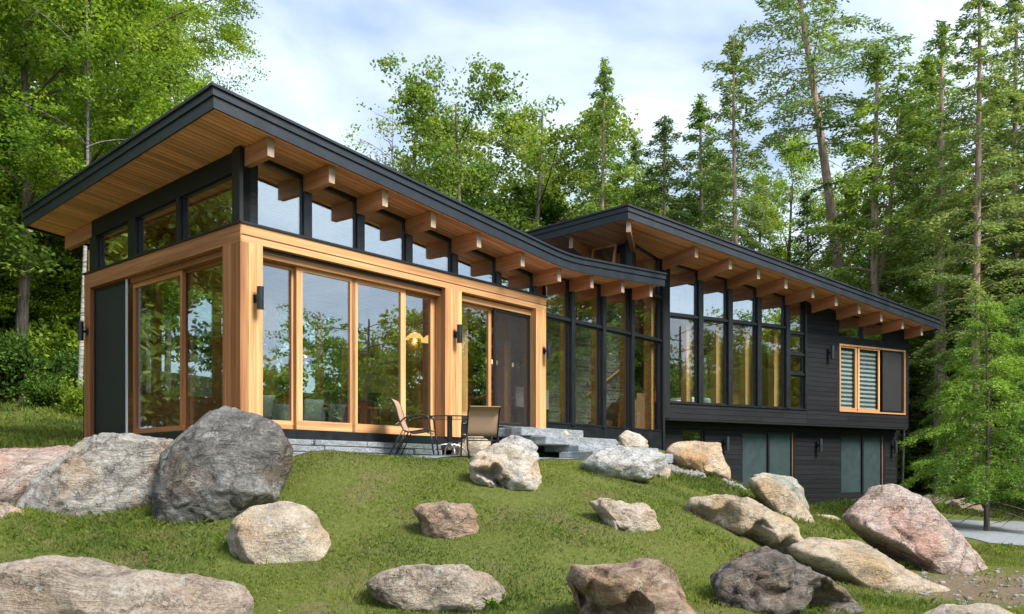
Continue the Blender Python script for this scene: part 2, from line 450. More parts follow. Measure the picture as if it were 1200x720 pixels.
class MB:
    def __init__(self):
        self.v, self.f, self.uv = [], [], []
    def quad(self, ids, uvs):
        self.f.append(ids); self.uv.append(uvs)
    def loft(self, secs, caps=True):
        """secs: list of equal-length point loops; U runs along the loft in metres"""
        b = len(self.v); n = len(secs[0])
        ou, ov = rnd.random() * 40, rnd.random() * 40
        for s in secs:
            self.v.extend(tuple(p) for p in s)
        per = [0.0]
        for i in range(n):
            per.append(per[-1] + (Vector(secs[0][(i + 1) % n]) - Vector(secs[0][i])).length)
        u = 0.0
        for k in range(len(secs) - 1):
            u2 = u + (Vector(secs[k + 1][0]) - Vector(secs[k][0])).length
            for i in range(n):
                j = (i + 1) % n
                self.quad((b + k * n + i, b + k * n + j, b + (k + 1) * n + j, b + (k + 1) * n + i),
                          ((ou + u, ov + per[i]), (ou + u, ov + per[i + 1]), (ou + u2, ov + per[i + 1]), (ou + u2, ov + per[i])))
            u = u2
        if caps:
            self.quad(tuple(b + i for i in range(n))[::-1], tuple((ou + rnd.random() * .01, ov + per[i]) for i in range(n)))
            e = b + (len(secs) - 1) * n
            self.quad(tuple(e + i for i in range(n)), tuple((ou + u, ov + per[i]) for i in range(n)))
        return self
    def hexa(self, F, t0, t1, w0, w1, zlo, zhi, axis=None):
        zl = zlo if callable(zlo) else (lambda t, w: zlo)
        zh = zhi if callable(zhi) else (lambda t, w: zhi)
        ext = (abs(t1 - t0), abs(w1 - w0), abs(zh(t0, w0) - zl(t0, w0)))
        if axis is None:
            axis = ext.index(max(ext))
        P = lambda t, w, hi: F(t, w, zh(t, w) if hi else zl(t, w))
        if axis == 0:
            s = [[P(t, w0, 0), P(t, w1, 0), P(t, w1, 1), P(t, w0, 1)] for t in (t0, t1)]
        elif axis == 1:
            s = [[P(t0, w, 0), P(t0, w, 1), P(t1, w, 1), P(t1, w, 0)] for w in (w0, w1)]
        else:
            s = [[P(t0, w0, h), P(t1, w0, h), P(t1, w1, h), P(t0, w1, h)] for h in (0, 1)]
        return self.loft(s)
    def tube(self, pts, rad, n=8, caps=True):
        pts = [Vector(p) for p in pts]
        secs = []
        ref = Vector((0, 0, 1))
        prev = None
        for i, p in enumerate(pts):
            d = (pts[min(i + 1, len(pts) - 1)] - pts[max(i - 1, 0)]).normalized()
            if prev is None:
                a = d.cross(ref)
                if a.length < 0.05: a = d.cross(Vector((1, 0, 0)))
            else:
                a = prev - d * prev.dot(d)
            a.normalize(); prev = a
            b = d.cross(a)
            r = rad[i] if isinstance(rad, (list, tuple)) else rad
            secs.append([p + a * (r * math.cos(2 * math.pi * k / n)) + b * (r * math.sin(2 * math.pi * k / n)) for k in range(n)])
        return self.loft(secs, caps)
    def build(self, name, mat, parent=None, origin=None, smooth=False, bevel=0.0):
        me = bpy.data.meshes.new(name)
        if origin is None:
            origin = wloc(parent) if parent is not None else Vector((0, 0, 0))
        o0 = Vector(origin)
        me.from_pydata([tuple(Vector(p) - o0) for p in self.v], [], self.f)
        uvl = me.uv_layers.new(name="UVMap")
        flat = [c for fuv in self.uv for uv in fuv for c in uv]
        uvl.data.foreach_set("uv", flat)
        me.validate()
        me.update()
        # outward normals
        import bmesh
        bm = bmesh.new(); bm.from_mesh(me)
        bmesh.ops.recalc_face_normals(bm, faces=bm.faces)
        bm.to_mesh(me); bm.free()
        if smooth:
            me.polygons.foreach_set("use_smooth", [True] * len(me.polygons))
        me.materials.append(mat)
        o = bpy.data.objects.new(name, me)
        COL.objects.link(o)
        if parent is not None:
            o.parent = parent
            o.location = o0 - wloc(parent)
        else:
            o.location = o0
        if bevel:
            md = o.modifiers.new("bevel", 'BEVEL'); md.width = bevel; md.segments = 1; md.limit_method = 'ANGLE'
        return o

def box(F, t0, t1, w0, w1, z0, z1, name, mat, parent, axis=None, bevel=0.0):
    return MB().hexa(F, t0, t1, w0, w1, z0, z1, axis).build(name, mat, parent, bevel=bevel)

def copy_tree(o, parent=None):
    c = o.copy()
    COL.objects.link(c)
    c.parent = parent
    for ch in list(o.children):
        copy_tree(ch, c)
    return c

def frame_xy(p, u, n):
    return lambda t, w, z: Vector((p[0] + t * u[0] + w * n[0], p[1] + t * u[1] + w * n[1], z))

# plan: the low wing (A, along its front; L, along its left end) and the rotated right wing (B)
D = (.6526, .7577); Nn = (.7577, -.6526)
A = frame_xy((-3.93, 12.87), D, Nn)                  # t along the front, w outwards
Lf = frame_xy((-3.93, 12.87), (-Nn[0], -Nn[1]), (-D[0], -D[1]))   # s along the left end, w outwards
J = (3.686, 21.71)
E = (.875, .4837); En = (.4837, -.875)
B = frame_xy(J, E, En)
KT = 10.36                                            # where the tall volume starts along A

def px(u, v, y):
    return Vector(((u - CX) / F_PX * y, y, -(v - CY) / F_PX * y))

# ------------------------------------------------------------------ terrain
ctrl = []
def cp(u, v, y): ctrl.append(tuple(px(u, v, y)))
for u in (-150, 100, 350, 600, 850): cp(u, 720, 9.0)
cp(1050, 720, 9.5); cp(1250, 720, 9.5)
for x in (-9, -3, 3, 9): ctrl.append((x, 5, -1.66)); ctrl.append((x, 0, -1.72))
for x in (-20, 0, 20): ctrl.append((x, -12, -1.9)); ctrl.append((x, -40, -2.4))
for u in (-100, 100, 300): cp(u, 652, 10.5)
cp(600, 650, 10.4); cp(800, 660, 10.8)
cp(0, 600, 12); cp(150, 607, 12); cp(300, 600, 11.8); cp(450, 598, 11.8); cp(600, 600, 11.8); cp(800, 600, 12.6)
cp(-250, 600, 12); cp(20, 596, 12.7); cp(-80, 596, 12.8); cp(110, 607, 12.2); cp(-150, 590, 13.2)
cp(345, 537, 13.9); cp(333, 541, 13.3); cp(300, 552, 13.1); cp(450, 537.5, 14.2); cp(560, 537.5, 14.8); cp(700, 541, 16.5); cp(780, 553, 17.5); cp(840, 568, 17.0); cp(870, 588, 16.0)
for t in (1, 3.5, 6): ctrl.append(tuple(A(t, -.1, .36))); ctrl.append(tuple(A(t, .75, .355)))
for t in (1, 4, 7): ctrl.append(tuple(A(t, -4.5, .45)))
for t in (8, 10, 11.5): ctrl.append(tuple(A(t, .3, .62))); ctrl.append(tuple(A(t, -4, .60)))
for s in (2, 4, 5): ctrl.append(tuple(Lf(s, .5, .42 + .03 * s)))
cp(0, 520, 17); cp(-150, 520, 17); cp(50, 470, 26); cp(-150, 460, 26); cp(20, 445, 33); cp(-300, 430, 36); cp(110, 450, 33)
ctrl += [(-4, 42, 1.9), (8, 45, .6), (-14, 55, 5.5), (0, 65, 3.0), (20, 65, 1.0), (-30, 40, 5.5), (-25, 20, 1.6)]
cp(870, 575, 21.5); cp(985, 590, 25.0); cp(1060, 592, 26); cp(940, 604, 20.5); cp(1020, 625, 17.5); cp(1150, 625, 20); cp(1200, 640, 17.5)
for t in (3, 6, 9): ctrl.append(tuple(B(t, -4, -.8)))
cp(1125, 611, 24); cp(1100, 586, 32); cp(1200, 602, 28); cp(1250, 580, 45); cp(1050, 575, 45)
cp(1000, 684, 12.2); cp(1100, 692, 12); cp(930, 655, 12.8); cp(1200, 690, 11.5); cp(890, 625, 14)
ctrl += [(25, 15, -1.6), (40, 5, -1.9), (40, 30, -1.4), (-30, 5, -1.0)]
for a in range(0, 360, 30):
    ar = math.radians(a)
    x, y = 130 * math.sin(ar), 130 * math.cos(ar)
    ctrl.append((x, y, -1.5 + 5.5 * max(0, math.cos(ar)) + 4.5 * max(0, -math.sin(ar)) * (0.5 + .5 * math.cos(ar))))
C3 = np.array(ctrl)
def _phi(r2): return 0.5 * r2 * np.log(r2 + 1e-9)
_n = len(C3)
_d2 = ((C3[:, None, :2] - C3[None, :, :2]) ** 2).sum(-1)
_K = _phi(_d2) + np.eye(_n) * 0.03
_P = np.c_[np.ones(_n), C3[:, :2]]
_A = np.block([[_K, _P], [_P.T, np.zeros((3, 3))]])
_sol = np.linalg.solve(_A, np.r_[C3[:, 2], 0, 0, 0])
def ground_np(x, y):
    x = np.asarray(x, float); y = np.asarray(y, float)
    sh = x.shape
    xf, yf = x.ravel(), y.ravel()
    rr = np.sqrt(xf ** 2 + yf ** 2)
    k = np.minimum(1, 128 / np.maximum(rr, 1e-6))
    xe, ye = xf * k, yf * k
    out = np.empty_like(xf)
    for i in range(0, len(xf), 20000):
        s = slice(i, i + 20000)
        d2 = (xe[s, None] - C3[None, :, 0]) ** 2 + (ye[s, None] - C3[None, :, 1]) ** 2
        out[s] = _phi(d2) @ _sol[:_n] + _sol[_n] + _sol[_n + 1] * xe[s] + _sol[_n + 2] * ye[s]
    # small unevenness of the turf
    out += 0.022 * np.sin(xf * 2.1 + .7 * np.sin(yf * 1.3)) * np.sin(yf * 2.4 + xf * .6) + 0.010 * np.sin(xf * 6.3 + 1.2) * np.sin(yf * 5.7)
    return out.reshape(sh)
def gz(x, y): return float(ground_np(np.array([x]), np.array([y]))[0])
def ray_ground(u, v, y0=7.0, y1=70.0):
    ys = np.linspace(y0, y1, 2600)
    z = -(v - CY) / F_PX * ys
    g = ground_np((u - CX) / F_PX * ys, ys)
    hit = np.where(z <= g)[0]
    return float(ys[hit[0]]) if len(hit) else y1

def grid_mesh(xs, ys, name, mat, zoff=0.0):
    X, Y = np.meshgrid(xs, ys)
    Z = ground_np(X, Y) + zoff
    nx, ny = len(xs), len(ys)
    co = np.c_[X.ravel(), Y.ravel(), Z.ravel()]
    i = np.arange(nx * ny).reshape(ny, nx)
    f = np.c_[i[:-1, :-1].ravel(), i[:-1, 1:].ravel(), i[1:, 1:].ravel(), i[1:, :-1].ravel()]
    me = bpy.data.meshes.new(name)
    me.vertices.add(len(co)); me.vertices.foreach_set("co", co.ravel())
    me.loops.add(f.size); me.loops.foreach_set("vertex_index", f.ravel())
    me.polygons.add(len(f)); me.polygons.foreach_set("loop_start", np.arange(0, f.size, 4)); me.polygons.foreach_set("loop_total", np.full(len(f), 4))
    me.polygons.foreach_set("use_smooth", np.ones(len(f), bool))
    me.update(); me.validate()
    me.materials.append(mat)
    o = bpy.data.objects.new(name, me); COL.objects.link(o)
    return o

def warp(n0, lo, hi, step, far):
    core = np.arange(lo, hi, step)
    a = [lo]; s = step
    while a[-1] > -far: s *= 1.13; a.append(a[-1] - s)
    b = [core[-1]]; s = step
    while b[-1] < far: s *= 1.13; b.append(b[-1] + s)
    return np.r_[np.array(a[:0:-1]), core, np.array(b[1:])]

def ground_material():
    m, nt, out = new_mat('turf_and_soil')
    t = N(nt, "TexCoord")
    P = t.outputs["Object"]
    a = N(nt, "TexNoise", Scale=0.8, Detail=6.0, Roughness=0.6); nt.links.new(P, a.inputs["Vector"])
    b = N(nt, "TexNoise", Scale=14.0, Detail=6.0, Roughness=0.75); nt.links.new(P, b.inputs["Vector"])
    c = N(nt, "TexNoise", Scale=95.0, Detail=3.0, Roughness=0.7); nt.links.new(P, c.inputs["Vector"])
    green = ramp(nt, b.outputs["Fac"], [(0.3, (.085, .105, .022)), (0.55, (.125, .150, .034)), (0.75, (.20, .19, .08))])
    soil = ramp(nt, b.outputs["Fac"], [(0.3, (.10, .075, .045)), (0.7, (.24, .18, .11))])
    col = mixc(nt, ramp(nt, a.outputs["Fac"], [(0.54, 0.0), (0.70, .75)]), green, soil)
    # worn bare earth by the drive and the forest floor, where nothing is mown
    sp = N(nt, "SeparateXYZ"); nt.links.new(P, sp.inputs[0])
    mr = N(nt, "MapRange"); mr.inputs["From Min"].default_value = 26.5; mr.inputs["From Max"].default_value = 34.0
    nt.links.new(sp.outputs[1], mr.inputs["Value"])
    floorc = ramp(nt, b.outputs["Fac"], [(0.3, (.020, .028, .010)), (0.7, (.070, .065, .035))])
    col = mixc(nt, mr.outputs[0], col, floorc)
    d1 = N(nt, "VectorMath", operation='DISTANCE'); d1.inputs[1].default_value = (7.0, 11.6, -1.45)
    nt.links.new(P, d1.inputs[0])
    ad = N(nt, "Math", operation='MULTIPLY_ADD'); ad.inputs[1].default_value = 1.5
    nt.links.new(a.outputs["Fac"], ad.inputs[0]); nt.links.new(d1.outputs["Value"], ad.inputs[2])
    dirt = ramp(nt, b.outputs["Fac"], [(0.3, (.13, .095, .06)), (0.55, (.22, .165, .11)), (0.75, (.30, .24, .17))])
    dm = N(nt, "MapRange"); dm.inputs["From Min"].default_value = 2.9; dm.inputs["From Max"].default_value = 2.2
    nt.links.new(ad.outputs[0], dm.inputs["Value"])
    col = mixc(nt, dm.outputs[0], col, dirt)
    col = mixc(nt, 1.0, col, ramp(nt, c.outputs["Fac"], [(0.3, .72), (0.7, 1.2)]), 'MULTIPLY')
    principled(nt, out, col, 0.95, bump(nt, c.outputs["Fac"], 0.8, 0.03), 0.1)
    return m
M['ground'] = ground_material()
g = grid_mesh(warp(0, -16, 18, .16, 500), warp(0, 6, 30, .16, 500), 'ground', M['ground'])
tag(g, kind='structure')

# paved terrace in front of the glass doors, and the gravel drive at the right
def sheet(poly, name, mat, z_off, thick=0.0, flat=None):
    mb = MB()
    import bmesh
    bm = bmesh.new()
    vs = [bm.verts.new((p[0], p[1], 0)) for p in poly]
    bm.faces.new(vs)
    bmesh.ops.triangulate(bm, faces=bm.faces)
    for _ in range(4):
        bmesh.ops.subdivide_edges(bm, edges=[e for e in bm.edges if e.calc_length() > .45], cuts=1)
        bmesh.ops.triangulate(bm, faces=bm.faces)
    for v in bm.verts:
        v.co.z = (flat if flat is not None else gz(v.co.x, v.co.y)) + z_off
    me = bpy.data.meshes.new(name); bm.to_mesh(me); bm.free()
    me.polygons.foreach_set("use_smooth", [True] * len(me.polygons))
    me.materials.append(mat)
    o = bpy.data.objects.new(name, me); COL.objects.link(o)
    return o
drive_px = [(1062, 606, 23.5), (1120, 609, 24.2), (1200, 612, 24.6), (1330, 615, 25), (1600, 632, 20), (1450, 643, 17.3), (1330, 643, 17.3), (1200, 640, 17.6), (1160, 639, 18.0), (1120, 628, 19.2), (1085, 615, 21)]
road = sheet([px(*p)[:2] for p in drive_px], 'road', M['asphalt'], 0.014)
tag(road, kind='structure')

# ------------------------------------------------------------------ the house
HO = A(0, 0, .3)
house = empty('house', HO, 'modern black and cedar house with butterfly roof and walls of glass', 'house')

# --- low roof
def zp(t):
    if t < 6.2: return 4.95 - .1 * (t + .82)
    if t > 7.4: return 4.212 + .075 * (t - 7.4)
    k = (t - 6.2) / 1.2; L = 1.2
    h00 = 2*k**3 - 3*k**2 + 1; h10 = k**3 - 2*k**2 + k; h01 = -2*k**3 + 3*k**2; h11 = k**3 - k**2
    return h00 * 4.248 + h10 * L * (-.1) + h01 * 4.212 + h11 * L * .075
EAVE = .65
def zs(t, w): return zp(t) - .03 * (EAVE - w)
def tl(w): return -.82 + .26 * (EAVE - w) / 7.0
WB = -6.35
def ribbon(mb, w0, w1, lo, hi, t_in=0.0, t_end=None, zf=zs, out=0.0):
    te = t_end if t_end is not None else (KT + .30 if w0 > -.05 and w1 > -.05 else KT)
    ts = [None, 1.5, 4.0, 6.2, 6.5, 6.8, 7.1, 7.4, 9.0, te]
    secs = []
    for t in ts:
        a = tl(w0) + t_in if t is None else t
        b = tl(w1) + t_in if t is None else t
        secs.append([A(a, w0, zf(a, w0) + lo), A(b, w1, zf(b, w1) + lo), A(b, w1, zf(b, w1) + hi), A(a, w0, zf(a, w0) + hi)])
    mb.loft(secs)
    return mb
deck = MB()
ribbon(deck, EAVE - .005, .001, .022, .25, .02)
ribbon(deck, -.001, WB + .005, .022, .25, .02)
roof_low = deck.build('roof', M['fascia'], house)
tag(roof_low, 'low butterfly roof sweeping down and up again over the glass wing')
bw = .112
k = 0
w = EAVE - .006
while w > WB + .1:
    w2 = max(w - bw, WB)
    mb = MB(); ribbon(mb, w - .006, w2 + .006, 0.0, .020, .01)
    mb.build('soffit_board', M['soffit'], roof_low)
    w = w2
# fascia: two stepped boards with a drip edge on the front and left edges
def fascia_front(lo, hi, o0, o1):
    mb = MB()
    ts = [-.82 - o1, 1.5, 4.0, 6.2, 6.5, 6.8, 7.1, 7.4, 9.0, KT + .30]
    mb.loft([[A(t, EAVE + o0, zs(t, EAVE) + lo), A(t, EAVE + o1, zs(t, EAVE) + lo), A(t, EAVE + o1, zs(t, EAVE) + hi), A(t, EAVE + o0, zs(t, EAVE) + hi)] for t in ts])
    return mb
def fascia_left(lo, hi, o0, o1):
    mb = MB()
    mb.loft([[A(tl(w) - o0, w, zs(tl(w), w) + lo), A(tl(w) - o1, w, zs(tl(w), w) + lo), A(tl(w) - o1, w, zs(tl(w), w) + hi), A(tl(w) - o0, w, zs(tl(w), w) + hi)] for w in (EAVE - .001, -3, WB - .0)])
    return mb
for lo, hi, o1 in ((-.03, .13, .03), (.132, .235, .055), (.237, .275, .085)):
    fascia_front(lo, hi, 0.0, o1).build('fascia_board' if hi < .25 else 'drip_edge', M['fascia'], roof_low)
    fascia_left(lo, hi, 0.0, o1).build('fascia_board' if hi < .25 else 'drip_edge', M['fascia'], roof_low)
mb = MB()
ribbon(mb, WB, WB - .04, -.03, .26)
mb.build('fascia_board', M['fascia'], roof_low)

# --- beams of the low wing
CW = -.10                                     # plane of the clerestory glass
bt = [.14, 1.22, 2.28, 3.36, 4.50, 5.72, 6.86, 7.98, 9.14, 10.30]
BH = .27
for t in bt:
    mb = MB(); z0 = lambda t_, w_: zs(t, w_) - BH; z1 = lambda t_, w_: zs(t, w_) - .004
    mb.hexa(A, t - .055, t + .055, -6.2, EAVE - .13, z0, z1)
    b = mb.build('beam', M['beam'], house)
    e = MB().hexa(A, t - .056, t + .056, EAVE - .13, EAVE - .122, lambda a, c: zs(t, c) - BH - .001, lambda a, c: zs(t, c) - .004)
    e.build('end_cap', M['beam_end'], b)

# --- cedar portal of the sunroom
ZB, ZT, ZU = .745, 3.70, 3.44
T1 = 7.10
def strip_post(F, t0, t1, w0, w1, z0, z1, n, mat):
    """a post faced with n upright boards"""
    core = MB().hexa(F, t0 + .012, t1 - .012, w0, w1 - .02, z0, z1 - .002, axis=2).build('post', mat, house)
    dt = (t1 - t0) / n
    for i in range(n):
        MB().hexa(F, t0 + i * dt + .002, t0 + (i + 1) * dt - .002, w1 - .022, w1, z0 + .001, z1, axis=2).build('cedar_board', mat, core)
    return core
strip_post(A, 0.0, .36, -.34, 0, ZB, ZU, 3, M['cedar'])
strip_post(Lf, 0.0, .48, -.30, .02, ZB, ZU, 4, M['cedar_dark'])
strip_post(A, T1 - .33, T1, -.34, 0, ZB + .27, ZU, 3, M['cedar'])
strip_post(A, 4.17, 4.60, -.34, 0, ZB - .0, ZU, 3, M['cedar'])
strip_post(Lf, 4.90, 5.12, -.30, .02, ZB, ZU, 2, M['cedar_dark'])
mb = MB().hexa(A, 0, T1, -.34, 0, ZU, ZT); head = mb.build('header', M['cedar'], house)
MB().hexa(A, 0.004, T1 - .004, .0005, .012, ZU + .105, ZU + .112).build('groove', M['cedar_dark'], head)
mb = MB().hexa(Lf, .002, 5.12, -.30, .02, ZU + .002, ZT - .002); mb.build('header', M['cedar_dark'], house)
box(A, -.03, T1 + .02, -.35, .025, ZT + .002, ZT + .035, 'flashing', M['black'], house)
box(Lf, .03, 5.14, -.35, .045, ZT + .001, ZT + .034, 'flashing', M['black'], house)
# black sill band and base below the portal
box(A, .05, 4.60, -.5, -.03, .60, ZB - .002, 'base_band', M['black'], house)
box(A, 4.60, T1, -.5, -.10, .66, ZB + .26, 'base_band', M['black'], house)
box(Lf, .05, 5.10, -.5, -.03, .30, ZB - .002, 'base_band', M['black'], house)
box(Lf, 5.10, 5.2, -.5, .0, .30, 1.75, 'corner_trim', M['siding'], house)
box(A, 3.3, 4.0, -.7, -.2, .1, .60, 'pier', M['concrete'], house)

# --- window helper: a frame (part) with a pane (sub-part)
def window(F, t0, t1, w, z0, z1, fw, mat, glass, name='window', depth=.07, sides=(1, 1, 1, 1), zt=None, label=None, pane='pane', gd=.012, frame_axis=None):
    zt = zt or (lambda t, w_: z1)
    mb = MB()
    l, r, b, tp = [fw * s for s in sides]
    if b: mb.hexa(F, t0, t1, w - depth, w, z0, z0 + b, axis=0)
    if tp: mb.hexa(F, t0, t1, w - depth, w, lambda t, q: zt(t, q) - tp, lambda t, q: zt(t, q), axis=0)
    if l: mb.hexa(F, t0, t0 + l, w - depth, w - .001, z0 + b, lambda t, q: zt(t, q) - tp, axis=2)
    if r: mb.hexa(F, t1 - r, t1, w - depth, w - .001, z0 + b, lambda t, q: zt(t, q) - tp, axis=2)
    f = mb.build(name, mat, house)
    if label: f['label'] = label
    p = MB().hexa(F, t0 + l * .8, t1 - r * .8, w - depth * .5 - gd / 2, w - depth * .5 + gd / 2, z0 + b * .8, lambda t, q: zt(t, q) - tp * .8)
    p.build(pane, glass, f)
    return f

def t_at(F, u, w):
    """parameter along frame F (at offset w) seen at picture column u - used to read plan sizes off the photograph"""
    p0, p1 = F(0, w, 0), F(1, w, 0)
    k = (u - CX) / F_PX
    dx, dy = p1.x - p0.x, p1.y - p0.y
    return (k * p0.y - p0.x) / (dx - k * dy)

# sliding doors of the sunroom (front)
edges = [(309, 354, -.30), (341, 418, -.235), (407, 475, -.235), (466, 521, -.30)]
tt = [.36] + [t_at(A, u, -.25) for u in (347, 412, 471)] + [4.17]
for i in range(4):
    wv = (-.27, -.19, -.19, -.27)[i]
    window(A, tt[i] - (.035 if i else 0), tt[i + 1] + (.035 if i < 3 else 0), wv, ZB + .01, ZU - .14, .105 if i in (0, 3) else .115, M['cedar'], M['glass_door'], 'sliding_door', .06, (1 if i else .3, 1, 1.25, .55), frame_axis=0)
box(A, .36, 4.17, -.33, -.12, ZU - .14, ZU - .045, 'door_head', M['cedar'], house)
box(A, .362, 4.168, -.325, -.10, ZU - .045, ZU - .003, 'door_track', M['black'], house)
# garden door and screen door on the right of the portal
td0, td1, td2 = 4.60, t_at(A, 576, -.22), T1 - .33
window(A, td0, td1 + .02, -.24, ZB + .36, ZU - .14, .085, M['cedar'], M['glass'], 'sliding_door', .06, (.4, 1, 1.6, .6))
box(A, td0, td2, -.33, -.12, ZU - .13, ZU - .03, 'door_head', M['cedar'], house)
window(A, td1 + .02, td2, -.16, ZB + .28, ZU - .13, .05, M['black'], M['screen'], 'screen_door', .035, pane='screen', gd=.004)
box(A, td0, td2, -.33, -.08, ZB + .262, ZB + .279, 'threshold', M['chrome'], house)

# left end of the sunroom
sl = [t_at(Lf, u, -.2) for u in (259, 216, 161, 112)]
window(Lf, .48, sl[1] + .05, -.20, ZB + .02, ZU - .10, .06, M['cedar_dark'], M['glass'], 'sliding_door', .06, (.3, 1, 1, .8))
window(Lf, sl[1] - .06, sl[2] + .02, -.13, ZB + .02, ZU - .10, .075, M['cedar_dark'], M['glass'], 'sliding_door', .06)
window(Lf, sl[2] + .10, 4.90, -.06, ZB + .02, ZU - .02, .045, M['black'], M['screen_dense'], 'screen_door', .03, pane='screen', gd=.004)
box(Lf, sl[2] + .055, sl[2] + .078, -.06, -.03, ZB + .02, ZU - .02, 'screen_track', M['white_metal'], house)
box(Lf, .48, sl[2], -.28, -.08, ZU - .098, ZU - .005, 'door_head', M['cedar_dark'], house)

# --- clerestory above the portal: posts, heads, panes
zc0 = ZT + .036
box(A, .03, .30, -.30, CW + .02, zc0, zs(0, 0) - .006, 'corner_pier', M['black'], house)
pier = box(A, .06, .32, CW + .02, CW + .024, zc0, zs(.2, 0) - .01, 'siding', M['black'], house)
z = zc0
while z < zs(.2, 0) - .05:
    z2 = min(z + .10, zs(.32, 0) - .012)
    MB().hexa(A, .065, .315, CW + .0245, CW + .040, z + .004, z2).build('siding_board', M['siding'], pier)
    z = z2
box(A, .0, .058, CW - .1, CW + .05, zc0, zs(0, 0) - .007, 'corner_trim', M['black'], house)
cl_t = [.32] + bt[1:7]
for i in range(6):
    a, b = cl_t[i], cl_t[i + 1]
    hw = .075
    window(A, a + (hw if i else 0), b - hw, CW, zc0, 0, .045, M['black'], M['glass_clear'], 'clerestory_window', .07, (.4, .4, .5, 1.4),
           zt=lambda t, q: zs(t, q) - .01)
for t in bt[1:7]:
    MB().hexa(A, t - .075, t + .075, CW - .09, CW + .035, zc0, lambda a, q: zs(a, q) - BH - .004, axis=2).build('mullion', M['black'], house)
# clerestory of the left end
sc = [t_at(Lf, u, -.12) for u in (276, 215, 213, 163, 157, 117, 101)]
z_l = lambda s, q: zs(0, -s) - .012
cle = [(.28, sc[1]), (sc[2] + .06, sc[3]), (sc[4] + .08, sc[5])]
for a, b in cle:
    window(Lf, a, b, -.10, zc0, 0, .05, M['black'], M['glass'], 'clerestory_window', .07, (.6, .6, .5, .6), zt=lambda s, q: z_l(s, q) - .30)
MB().hexa(Lf, .06, 5.0, -.19, -.06, lambda s, q: z_l(s, q) - .30, lambda s, q: z_l(s, q), axis=0).build('clerestory_header', M['siding'], house)
MB().hexa(Lf, .06, .28, -.19, -.075, zc0, lambda s, q: z_l(s, q) - .302, axis=2).build('corner_pier', M['siding'], house)
for a, b in ((cle[0][1], cle[1][0]), (cle[1][1], cle[2][0]), (cle[2][1], 5.06)):
    MB().hexa(Lf, a, b, -.19, -.05, zc0, lambda s, q: z_l(s, q) - .302, axis=2).build('mullion', M['black'], house)
MB().hexa(A, .3, .42, -5.6, -5.1, lambda a, q: zs(a, q) - .4, lambda a, q: zs(a, q) - .005, axis=1).build('beam', M['beam'], house)

# --- curtain wall of the living room, t = 7.1 .. 11.67, w = 0
TJ = 11.67
ZC0, ZCM = 1.13, 3.35
uz = None
# plane of the upper roof soffit through three points
Pp = Vector((2.541, 19.4, 5.70))
Rp = Vector((12.35, 25.7, 4.33))
l2 = Vector((-.758, .6524, 0))
Lp = Pp + l2 * 2.5; Lp.z = 5.63
_n3 = (Rp - Pp).cross(Lp - Pp)
def zup(p):
    return Pp.z - (_n3.x * (p[0] - Pp.x) + _n3.y * (p[1] - Pp.y)) / _n3.z
def zuA(t, w): return zup(A(t, w, 0))
def zuB(t, w): return zup(B(t, w, 0))

mw = .06
cw_edges = [T1 + .0] + bt[7:10] + [TJ]
for i in range(4):
    a, b = cw_edges[i] + (mw if i else .0), cw_edges[i + 1] - mw
    window(A, a, b, -.02, ZC0, ZCM - .03, .03, M['black'], M['glass'], 'window', .08)
    if i < 3:
        window(A, a, b, -.02, ZCM + .03, 0, .03, M['black'], M['glass'], 'window', .08, zt=lambda t, q: zs(t, q) - .01)
    else:
        window(A, a, b, -.02, ZCM + .03, zs(KT, 0) - .05, .03, M['black'], M['glass'], 'window', .08)
for i, t in enumerate(bt[7:10]):
    top = (lambda a, q: zs(a, q) - BH - .005) if i < 2 else (lambda a, q: zuA(a, q) - .01)
    MB().hexa(A, t - mw, t + mw, -.12, .05, ZC0 - .02, top, axis=2).build('mullion', M['black'], house)
box(A, T1 + .001, TJ - mw, -.10, .03, ZCM - .03, ZCM + .03, 'transom', M['black'], house)
for i in range(4):
    box(A, cw_edges[i] + .006, cw_edges[i + 1] - .006, -.12, .02, .62, ZC0 - .002, 'base_panel', M['black'], house)
box(A, T1, TJ, -.14, .035, ZC0 - .001, ZC0 + .03, 'sill', M['black'], house)
# corner post at the junction
MB().hexa(A, TJ - mw, TJ + .03, -.14, .06, .3, lambda a, q: zuA(a, q) - .01, axis=2).build('corner_post', M['siding'], house)
# indoor timber columns behind the mullions
for t in bt[7:10] + [TJ - .30]:
    MB().hexa(A, t + .12, t + .29, -.42, -.20, ZC0, (lambda a, q: zs(a, q) - BH) if t < 9.9 else (lambda a, q: zuA(a, q) - .02), axis=2).build('column', M['inner_wood'], house)
for t in (5.3, 6.6):
    MB().hexa(A, t, t + .2, -.9, -.7, ZB, lambda a, q: zs(a, q) - BH, axis=2).build('column', M['inner_wood'], house)

# --- tall volume: left face above the low roof and triangular glass on the front
K0 = A(KT, 0, 0)
KL = frame_xy((K0.x, K0.y), (l2.x, l2.y), (-D[0], -D[1]))
def zuK(s, w): return zup(KL(s, w, 0))
zlow = 4.30
MB().hexa(KL, .0, .30, -.12, .03, zlow, lambda a, q: zuK(a, q) - .01, axis=2).build('corner_pier', M['siding'], house)
MB().hexa(KL, .302, 6.0, -.12, .0, lambda a, q: zuK(a, q) - .12, lambda a, q: zuK(a, q) - .012, axis=0).build('clerestory_header', M['black'], house)
ks = [t_at(KL, u, 0) for u in (722, 695, 686, 650)]
window(KL, .32, 1.12, -.01, zlow, 0, .05, M['black'], M['glass'], 'window', .07, zt=lambda a, q: zuK(a, q) - .125)
window(KL, 1.36, 2.6, -.01, zlow, 0, .05, M['black'], M['glass'], 'window', .07, zt=lambda a, q: zuK(a, q) - .125)
MB().hexa(KL, 1.122, 1.358, -.12, .02, zlow, lambda a, q: zuK(a, q) - .13, axis=2).build('mullion', M['black'], house)
